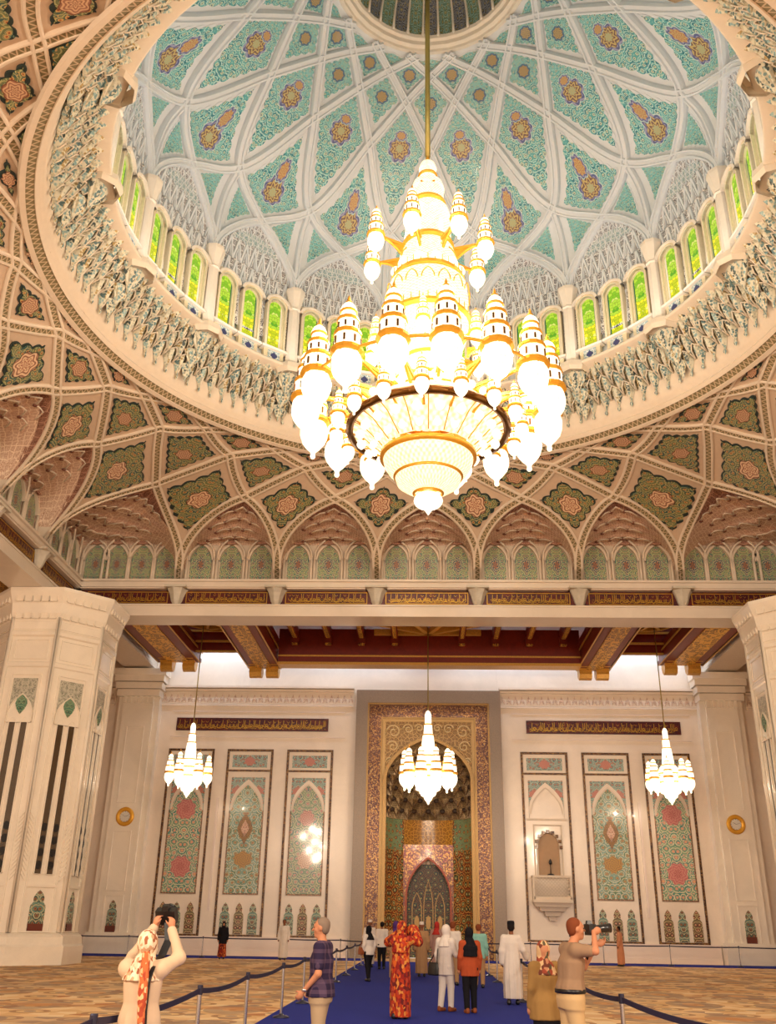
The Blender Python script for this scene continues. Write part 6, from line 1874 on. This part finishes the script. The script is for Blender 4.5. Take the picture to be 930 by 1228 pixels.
def person(label, x, y, face, H, arms=None, res=.016, skin='skin', top=None, bottom=None, robe=None, sleeve='long', hemz=.8, headwear=None, hair=None, lean=0.0, hpitch=0.0, hyaw=0.0, hip=0.0, shoes=True, hands=False, collar=True, stout=1.0, stride=.06, group=None):
    """face: 0 looks along +y (away), measured anticlockwise"""
    e = empty('person', (x, y, .02), face, label=label, cat='person', group=group)
    k = H / 1.75
    J = {}
    ln_ = lambda z: lean * max(0, z - .95)
    def P(px, py, pz): return np.array((px * k, (py + ln_(pz)) * k, pz * k))
    sh = .175
    J['pel'] = P(0, 0, .96); J['chest'] = P(0, 0, 1.28); J['neck'] = P(0, -.01, 1.46); J['head'] = P(0, .025 + (.02 if lean else 0), 1.625)
    for n, sx in (('L', -1), ('R', 1)):
        J['sh' + n] = P(sx * sh, -.01, 1.405); J['hip' + n] = P(sx * .085, 0, .93); J['kn' + n] = P(sx * .095, .02 + sx * stride * .5, .5); J['an' + n] = P(sx * .1, -.02 + sx * stride, .075)
        el, wr = ((sx * .235, -.03, 1.13), (sx * .235, .05, .89))
        if arms and n in arms: el, wr = arms[n][:2]
        J['el' + n] = P(*el); J['wr' + n] = P(*wr)
    allp = np.array(list(J.values())); lo = allp.min(0) - (.26, .26, .1); hi = allp.max(0) + (.26, .26, .26); lo[2] = -.01
    B = Field(lo, hi, res)
    # body
    st = stout
    B.loft([(.82 * k, 0, 0, .145 * k * st, .095 * k * st), (.95 * k, 0, 0, .16 * k * st, .11 * k * st), (1.1 * k, 0, ln_(1.1) * k, .14 * k * st, .1 * k * st), (1.28 * k, 0, ln_(1.28) * k, .165 * k * st, .11 * k * st), (1.4 * k, 0, ln_(1.4) * k, .13 * k, .085 * k), (1.46 * k, 0, ln_(1.46) * k - .01, .07 * k, .06 * k)], .05)
    B.cone(J['shL'], J['shR'], .06 * k, .06 * k, .05); B.cone(J['neck'] - (0, 0, .04), J['head'] - (0, .0, .05), .056 * k, .05 * k, .03)
    HL = head(B, J['head'], k * 1.02, hpitch, hyaw)
    for n, sx in (('L', -1), ('R', 1)):
        B.cone(J['sh' + n], J['el' + n], .052 * k, .04 * k, .03); B.cone(J['el' + n], J['wr' + n], .041 * k, .026 * k, .02)
        if robe is None or True:
            B.cone(J['hip' + n], J['kn' + n], .085 * k, .055 * k, .04); B.cone(J['kn' + n], J['an' + n], .056 * k, .036 * k, .02)
            f_ = J['an' + n] + np.array((0, .13 * k, -.035 * k)); B.cone(J['an' + n] - (0, .02, .03), f_, .036 * k, .03 * k, .02)
        d = J['wr' + n] - J['el' + n]; pl = np.array((-sx, .3, 0.)) if not (arms and n in arms and len(arms[n]) > 2) else np.array(arms[n][2], float)
        hd = d if not (arms and n in arms and len(arms[n]) > 3) else np.array(arms[n][3], float)
        hand(B, J['wr' + n], hd, pl, k * 1.05, arms[n][4] if arms and n in arms and len(arms[n]) > 4 else .45, side=sx)
    B.build('body', M[skin], e)
    # eyes and mouth
    ey = MB()
    for sx in (-1, 1): ey.sphere(HL(sx * .032, .079, .008), .0095 * k, 8, 6)
    ey.build('eyes', M['hair_dark'], e)
    if shoes:
        for n in 'LR':
            Fd = Field(J['an' + n] - .2, J['an' + n] + .25, res * .8); a = J['an' + n]
            Fd.cone(a - (0, .035, .035), a + np.array((0, .14 * k, -.042 * k)), .048 * k, .042 * k); Fd.cone(a - (0, .03, .0), a + (0, .02, -.02), .045 * k, .045 * k, .03); Fd.cutz(0.0); Fd.build('shoe', M['black'] if shoes is True else shoes, e)
    g = .02
    def sleeves(Fd, rmul=1.0, to=1.0, flare=0.0):
        for n in 'LR':
            e1 = J['el' + n] if to > 0 else J['sh' + n] + (J['el' + n] - J['sh' + n]) * .72
            Fd.cone(J['sh' + n], e1, (.068 + g * .3) * k * rmul, ((.055 if to > 0 else .06) + flare * .3) * k * rmul, .04)
            w = J['el' + n] + (J['wr' + n] - J['el' + n]) * to
            if to > 0: Fd.cone(J['el' + n], w, (.054 + flare * .4) * k * rmul, (.043 + flare) * k * rmul, .03)
    if robe is not None:
        Fd = Field(lo, hi, res)
        rows = [(robe[1], 0, 0, robe[2] * k, robe[2] * .86 * k), (.5 * k, 0, 0, (robe[2] * .6 + .09) * k, (robe[2] * .5 + .075) * k), (.95 * k, 0, ln_(.95) * k, .19 * k * st, .145 * k * st), (1.12 * k, 0, ln_(1.12) * k, .175 * k * st, .13 * k * st), (1.3 * k, 0, ln_(1.3) * k, .19 * k * st, .135 * k * st), (1.41 * k, 0, ln_(1.41) * k, .15 * k, .1 * k), (1.475 * k, 0, ln_(1.47) * k - .01, .075 * k, .07 * k)]
        Fd.loft(rows, .03, 9, .05, x * 3); Fd.cone(J['shL'], J['shR'], .072 * k, .072 * k, .05); sleeves(Fd, 1.08, .97, robe[3] if len(robe) > 3 else .015)
        Fd.build('robe', robe[0], e)
    if bottom is not None:
        Fd = Field(lo, hi, res)
        if bottom[1] == 'skirt':
            Fd.loft([(.09, 0, 0, .22 * k, .19 * k), (.5 * k, 0, 0, .2 * k, .16 * k), (.95 * k, 0, 0, .175 * k * st, .125 * k * st), (1.06 * k, 0, ln_(1.05) * k, .155 * k * st, .115 * k * st)], .03, 8, .06)
        else:
            Fd.loft([(.8 * k, 0, 0, .17 * k * st, .122 * k * st), (.9 * k, 0, 0, .185 * k * st, .135 * k * st), (1.0 * k, 0, ln_(1.0) * k, .172 * k * st, .124 * k * st)], .04)
            for n in 'LR':
                Fd.cone(J['hip' + n] - (0, 0, .04), J['kn' + n], .112 * k, .078 * k, .05); Fd.cone(J['kn' + n], J['an' + n], .079 * k, .062 * k, .02)
            Fd.cutz(.07)
        Fd.build('skirt' if bottom[1] == 'skirt' else 'trousers', bottom[0], e)
        if bottom[1] == 'belted':
            bl = MB(); bl.lathe([(.19 * st * k, .955 * k), (.198 * st * k, .96 * k), (.198 * st * k, .995 * k), (.19 * st * k, 1.0 * k)], 24); o = bl.build('belt', M['black'], e); o.scale = (1.0, .75, 1)
    if top is not None:
        Fd = Field(lo, hi, res)
        hz = hemz * k
        tk = 0.0 if hemz < .95 else .012
        Fd.loft([(hz, 0, ln_(hemz) * k * .6, (.206 - tk) * k * st, (.156 - tk) * k * st), ((.97 if not tk else 1.03) * k, 0, ln_(.97) * k, (.198 - tk) * k * st, (.148 - tk) * k * st), (1.1 * k, 0, ln_(1.1) * k, .165 * k * st, .122 * k * st), (1.28 * k, 0, ln_(1.28) * k, .185 * k * st, .13 * k * st), (1.4 * k, 0, ln_(1.4) * k, .15 * k, .1 * k), (1.47 * k, 0, ln_(1.46) * k - .01, .078 * k, .07 * k)], .03, 7, .03, y)
        Fd.cone(J['shL'], J['shR'], .072 * k, .072 * k, .05)
        sleeves(Fd, 1.04, .95 if sleeve == 'long' else (.0 if sleeve == 'short' else .3), .004)
        if sleeve == 'short': pass
        Fd.cutz(hz); Fd.build('shirt', top, e)
    if hair:
        Fd = Field(J['head'] - .2, J['head'] + .2, min(res, .012)); c = np.array(HL(0, -.022, .045)); Fd.ell(c, (.088 * k, .09 * k, .085 * k)); Fd.ell(HL(0, -.05, .0), (.078 * k, .055 * k, .075 * k))
        Fd.ell(HL(0, .085, -.03), (.085 * k, .07 * k, .1 * k), op='cut'); Fd.build('hair', hair, e)
    if headwear:
        kind, mt = headwear[:2]
        if kind == 'cap':
            cp = MB(); cp.lathe([(.084 * k, .0), (.09 * k, .03 * k), (.086 * k, .075 * k), (.07 * k, .1 * k), (0, .105 * k)], 20); o = cp.build('cap', mt, e); o.location = HL(0, -.012, .058); o.rotation_euler = (hpitch, 0, hyaw)
        else:
            h2 = min(res, .012)
            Fd = Field(J['head'] - (.3, .3, .42), J['head'] + (.3, .3, .22), h2)
            Fd.ell(HL(0, -.012, .02), (.1 * k, .108 * k, .125 * k), .02); Fd.ell(HL(0, .02, -.07), (.085 * k, .09 * k, .08 * k), .04)
            n_ = J['neck']
            Fd.loft([(n_[2] - .16 * k, n_[0], n_[1] - .01, .19 * k, .15 * k), (n_[2] - .04 * k, n_[0], n_[1], .15 * k, .12 * k), (n_[2] + .06 * k, n_[0], n_[1] + .01, .092 * k, .09 * k)], .04, 6, .06)
            if kind == 'hijab_long': Fd.loft([(n_[2] - .42 * k, n_[0], n_[1] - .06, .17 * k, .13 * k), (n_[2] - .1 * k, n_[0], n_[1] - .02, .17 * k, .14 * k)], .04, 6, .06)
            Fd.ell(HL(0, .125, -.012), (.062 * k, .07 * k, .085 * k), op='cut'); Fd.build('headscarf', mt, e)
    def world(p):
        q = np.array(p, float); c_, s_ = cos(face), sin(face)
        return np.array((x + q[0] * c_ - q[1] * s_, y + q[0] * s_ + q[1] * c_, .02 + q[2]))
    return e, J, world, k

def camera_prop(w, pos, face, pitch, label, lens=.1, s=1.0):
    e = empty('camera', w(pos), face, label=label, cat='camera'); e.rotation_euler = (pitch, 0, face)
    b = MB(); b.box((0, 0, 0), (.14 * s, .055 * s, .1 * s)); b.box((0, .0, .062 * s), (.055 * s, .055 * s, .04 * s), taper=.7); b.box((.055 * s, .03 * s, 0), (.03 * s, .03 * s, .09 * s)); b.build('body', M['black'], e)
    l = MB(); l.lathe([(.036 * s, 0), (.038 * s, .04), (.034 * s, .05), (.04 * s, lens * .7), (.044 * s, lens), (.036 * s, lens + .002), (0, lens - .01)], 16); o = l.build('lens', M['lens'], e); o.rotation_euler = (-pi / 2, 0, 0); o.location = (0, .027 * s, 0)
    return e
M['lens'] = plain('lens_barrel', rgb(30, 28, 30), .2, noise=.1)
def bag(w, pos, face, mat, size, strap_to, label, cat='bag'):
    e = empty('shoulder_bag', w(pos), face, label=label, cat=cat)
    sx, sy, sz = size
    F_ = Field((-sx, -sy * 1.5, -sz), (sx, sy * 1.5, sz), .012); F_.loft([(-sz / 2, 0, 0, sx / 2, sy / 2), (0, 0, 0, sx / 2 * .98, sy / 2 * .9), (sz / 2, 0, 0, sx / 2 * .85, sy / 2 * .5)], .01); F_.build('body', mat, e)
    d = np.array(strap_to, float) - np.array(pos, float)
    t = MB(); t.tube([(-sx * .35, 0, sz * .45), d * .5 + (-.02, .02, sz * .3), d, d * .5 + (.03, -.02, sz * .3), (sx * .35, 0, sz * .45)], .012, 5); t.build('strap', mat, e)
    return e
HP = pi / 2
# --- nearest: the woman photographing with raised arms, from behind
e, J, w, k = person('woman seen from behind in cream tunic and lace headscarf, raising a camera overhead', -2.47, -15.6, radians(-4), 1.5, res=.0095, top=CREAM, hemz=.62, bottom=(WH, 'trousers'), headwear=('hijab', SCARFB), hpitch=.45, lean=-.06, stout=1.05,
    arms={'L': ((-.2, .2, 1.5), (-.02, .26, 1.78), (.6, .3, 0), (.25, .2, 1), .7), 'R': ((.31, .12, 1.5), (.17, .22, 1.76), (-.6, .3, 0), (-.1, .2, 1), .7)})
cam1 = camera_prop(w, (.07 * k, .27 * k, 1.88 * k), radians(-4), .5, 'black camera with hanging strap held up by the woman in cream', .09, 1.25)
sp = MB(); pts = [(.13, .2, 1.82), (.17, .14, 1.66), (.15, .04, 1.52), (.1, -.1, 1.42), (.09, -.165, 1.3), (.09, -.17, 1.05), (.1, -.16, .85)]
vs = [(p[0] * k + s_ * .035, p[1] * k - .02, p[2] * k) for p in pts for s_ in (-1, 1)]
sp.add(vs, [(2 * i, 2 * i + 1, 2 * i + 3, 2 * i + 2) for i in range(len(pts) - 1)]); sp.add([(a, b - .008, c) for a, b, c in vs], [(2 * i, 2 * i + 2, 2 * i + 3, 2 * i + 1) for i in range(len(pts) - 1)])
o = sp.build('strap', M['black'], cam1)
bpy.context.view_layer.update(); o.matrix_parent_inverse = cam1.matrix_world.inverted() @ e.matrix_world
sc = Field((-.2, -.3, .6), (.3, .1, 1.5), .012); sc.loft([(.8, .07, -.165, .035, .02), (1.0, .06, -.175, .045, .02), (1.34, .05, -.16, .035, .03)], .02, 5, .2); o = sc.build('scarf_end', ORSCARF, e)
# --- old man with checked shirt, in profile to the left
e, J, w, k = person('grey-haired man in a dark checked shirt and khaki trousers, in profile facing left', -1.3, -12.3, radians(82), 1.64, res=.0095, top=NAVYP, sleeve='short', hemz=.86, bottom=(GREYK, 'trousers'), hair=M['hair_grey'], stout=1.12,
    arms={'L': ((-.25, -.02, 1.12), (-.2, .17, .92)), 'R': ((.25, -.03, 1.12), (.2, .14, .93))})
wt = MB(); p = J['wrL'] * .92 + J['elL'] * .08; wt.lathe([(.034, -.012), (.037, 0), (.034, .012)], 14, tuple(p)); wt.build('wristwatch', M['chrome'], e)
# --- photographer with a long lens, facing right
e, J, w, k = person('man in taupe shirt and khaki trousers photographing to the right with a long lens', 1.5, -12.7, radians(-78), 1.68, res=.0095, top=TAUPE, sleeve='short', hemz=.98, bottom=(KHAKI, 'belted'), hair=M['hair_red'], lean=.1, stout=1.15, hpitch=.05,
    arms={'L': ((-.22, .24, 1.22), (-.06, .33, 1.47), (.1, .2, 1), (.1, 1, .25), .8), 'R': ((.34, .16, 1.4), (.12, .22, 1.6), (-.6, .5, 0), (-.4, 1, .3), .8)})
camera_prop(w, (.03 * k, .27 * k, 1.625 * k), radians(-78), .08, 'black camera with a long lens at the eye of the man in taupe', .22, 1.15)
ns = MB(); ns.tube([(.1, .3, 1.58), (.12, .24, 1.4), (.06, .2, 1.26), (-.02, .16, 1.38), (-.06, .05, 1.5)], .014, 5); o = ns.build('neck_strap', M['black'], e)
# --- woman in olive jacket beside him
e, J, w, k = person('short woman in olive jacket, patterned headscarf and black skirt, beside the photographing man', 1.32, -11.9, radians(20), 1.42, res=.011, top=OLIVE, hemz=.72, bottom=(BLK, 'skirt'), headwear=('hijab', SCARFP), stout=1.2)
# --- man in white robe
e, J, w, k = person('man in long white robe and black cap walking away on the runner', 1.85, -1.1, radians(-6), 1.66, res=.012, skin='skin_dark', robe=(WH, .12, .21, .03), headwear=('cap', BLK), hair=M['hair_dark'], arms={'R': ((.27, .02, 1.16), (.34, .2, 1.0))})
# --- red and orange abaya
e, J, w, k = person('woman in long red and orange printed robe holding up a phone', -.55, -5.0, radians(-12), 1.63, res=.011, robe=(REDP, .03, .2, .09), headwear=('hijab_long', REDP), stout=1.0, lean=.04,
    arms={'L': ((-.3, .16, 1.36), (-.06, .34, 1.5), (1, 0, .3), (.2, .3, 1), .6), 'R': ((.32, .16, 1.38), (.16, .34, 1.56), (-1, 0, .3), (-.1, .3, 1), .6)})
ph = empty('phone', w((.06 * k, .37 * k, 1.63 * k)), radians(-12), label='dark phone held up by the woman in red and orange', cat='phone'); b = MB(); b.box((0, 0, 0), (.15, .01, .075)); b.build('case', M['black'], ph); b = MB(); b.box((0, -.006, 0), (.138, .004, .066)); b.build('screen', M['lens'], ph)
# --- white hijab woman and black hijab woman
e, J, w, k = person('woman in white hijab, white tunic and trousers with a black shoulder bag', .33, -3.2, radians(-38), 1.58, res=.011, top=WH, hemz=.72, bottom=(WH, 'trousers'), headwear=('hijab', WH), arms={'R': ((.25, .06, 1.14), (.12, .24, 1.16))}, shoes=BROWN)
bag(w, (-.27 * k, -.12 * k, .84 * k), radians(-38), M['black'], (.28, .12, .24), (-.12 * k, -.02 * k, 1.46 * k), 'black shoulder bag on the woman in white hijab')
e, J, w, k = person('woman in long black hijab, rust shirt and black trousers', .8, -3.5, radians(14), 1.54, res=.011, top=RUST, hemz=.74, bottom=(BLK, 'trousers'), headwear=('hijab_long', BLK), stout=1.05, shoes=BROWN)
# --- farther along the runner
e, J, w, k = person('dark-haired woman in white shirt and black trousers carrying a brown bag', -1.8, 6.9, radians(40), 1.52, res=.016, top=WH, hemz=.82, bottom=(BLK, 'trousers'), headwear=('hijab', BLK), stride=.14)
bag(w, (-.3 * k, .02 * k, .95 * k), radians(40), BROWN, (.24, .11, .2), (-.12 * k, 0, 1.45 * k), 'brown shoulder bag on the woman in white shirt and black trousers')
person('man in white robe and white cap standing at the left post line near the niche', -2.3, 16.6, radians(-10), 1.7, res=.018, skin='skin_dark', robe=(WH, .12, .2), headwear=('cap', WH))
person('bare-headed man in white shirt just right of the white-robed man, by the niche', -1.75, 15.2, radians(10), 1.66, res=.018, skin='skin_dark', top=WH, hemz=.8, bottom=(BLK, 'trousers'), hair=M['hair_dark'])
person('woman with purple headscarf behind the woman in red and orange', -1.0, 7.6, radians(12), 1.66, res=.016, robe=(TAN, .08, .2), headwear=('hijab_long', PURP))
person('man in tan robe and white cap walking away down the middle of the runner', -.2, 10.2, radians(4), 1.64, res=.016, skin='skin_dark', robe=(TAN, .1, .21), headwear=('cap', WH))
person('woman with red headscarf and grey-pink dress in the middle distance', .35, 13.6, radians(-20), 1.68, res=.018, robe=(GREYP, .1, .2), headwear=('hijab', REDC))
person('balding man in pale shirt behind the woman in white hijab', .72, 5.6, radians(-14), 1.68, res=.016, top=WH, hemz=.86, bottom=(TAN, 'trousers'), hair=M['hair_red'])
person('person in mint green shirt and tan trousers, right of the group on the runner', 1.42, 4.7, radians(-6), 1.62, res=.016, top=MINT, hemz=.8, bottom=(TAN, 'trousers'), hair=M['hair_red'])
# --- along the wall
person('man in white robe standing by the long wall, below the sage green panel', -6.55, 22.4, radians(180), 1.7, res=.018, skin='skin_dark', robe=(WH, .1, .21), hair=M['hair_dark'])
person('woman in black with red printed skirt by the wall, under the blue-green panel', -9.35, 22.4, radians(190), 1.56, res=.018, top=BLK, hemz=.7, bottom=(REDBOT, 'skirt'), headwear=('hijab_long', BLK))
person('man in salmon robe standing sideways by the wall, right of the balcony niche', 8.75, 22.6, radians(70), 1.66, res=.018, skin='skin_dark', robe=(cloth('salmon_robe', [rgb(206, 140, 104)]), .08, .2), hair=M['hair_dark'])
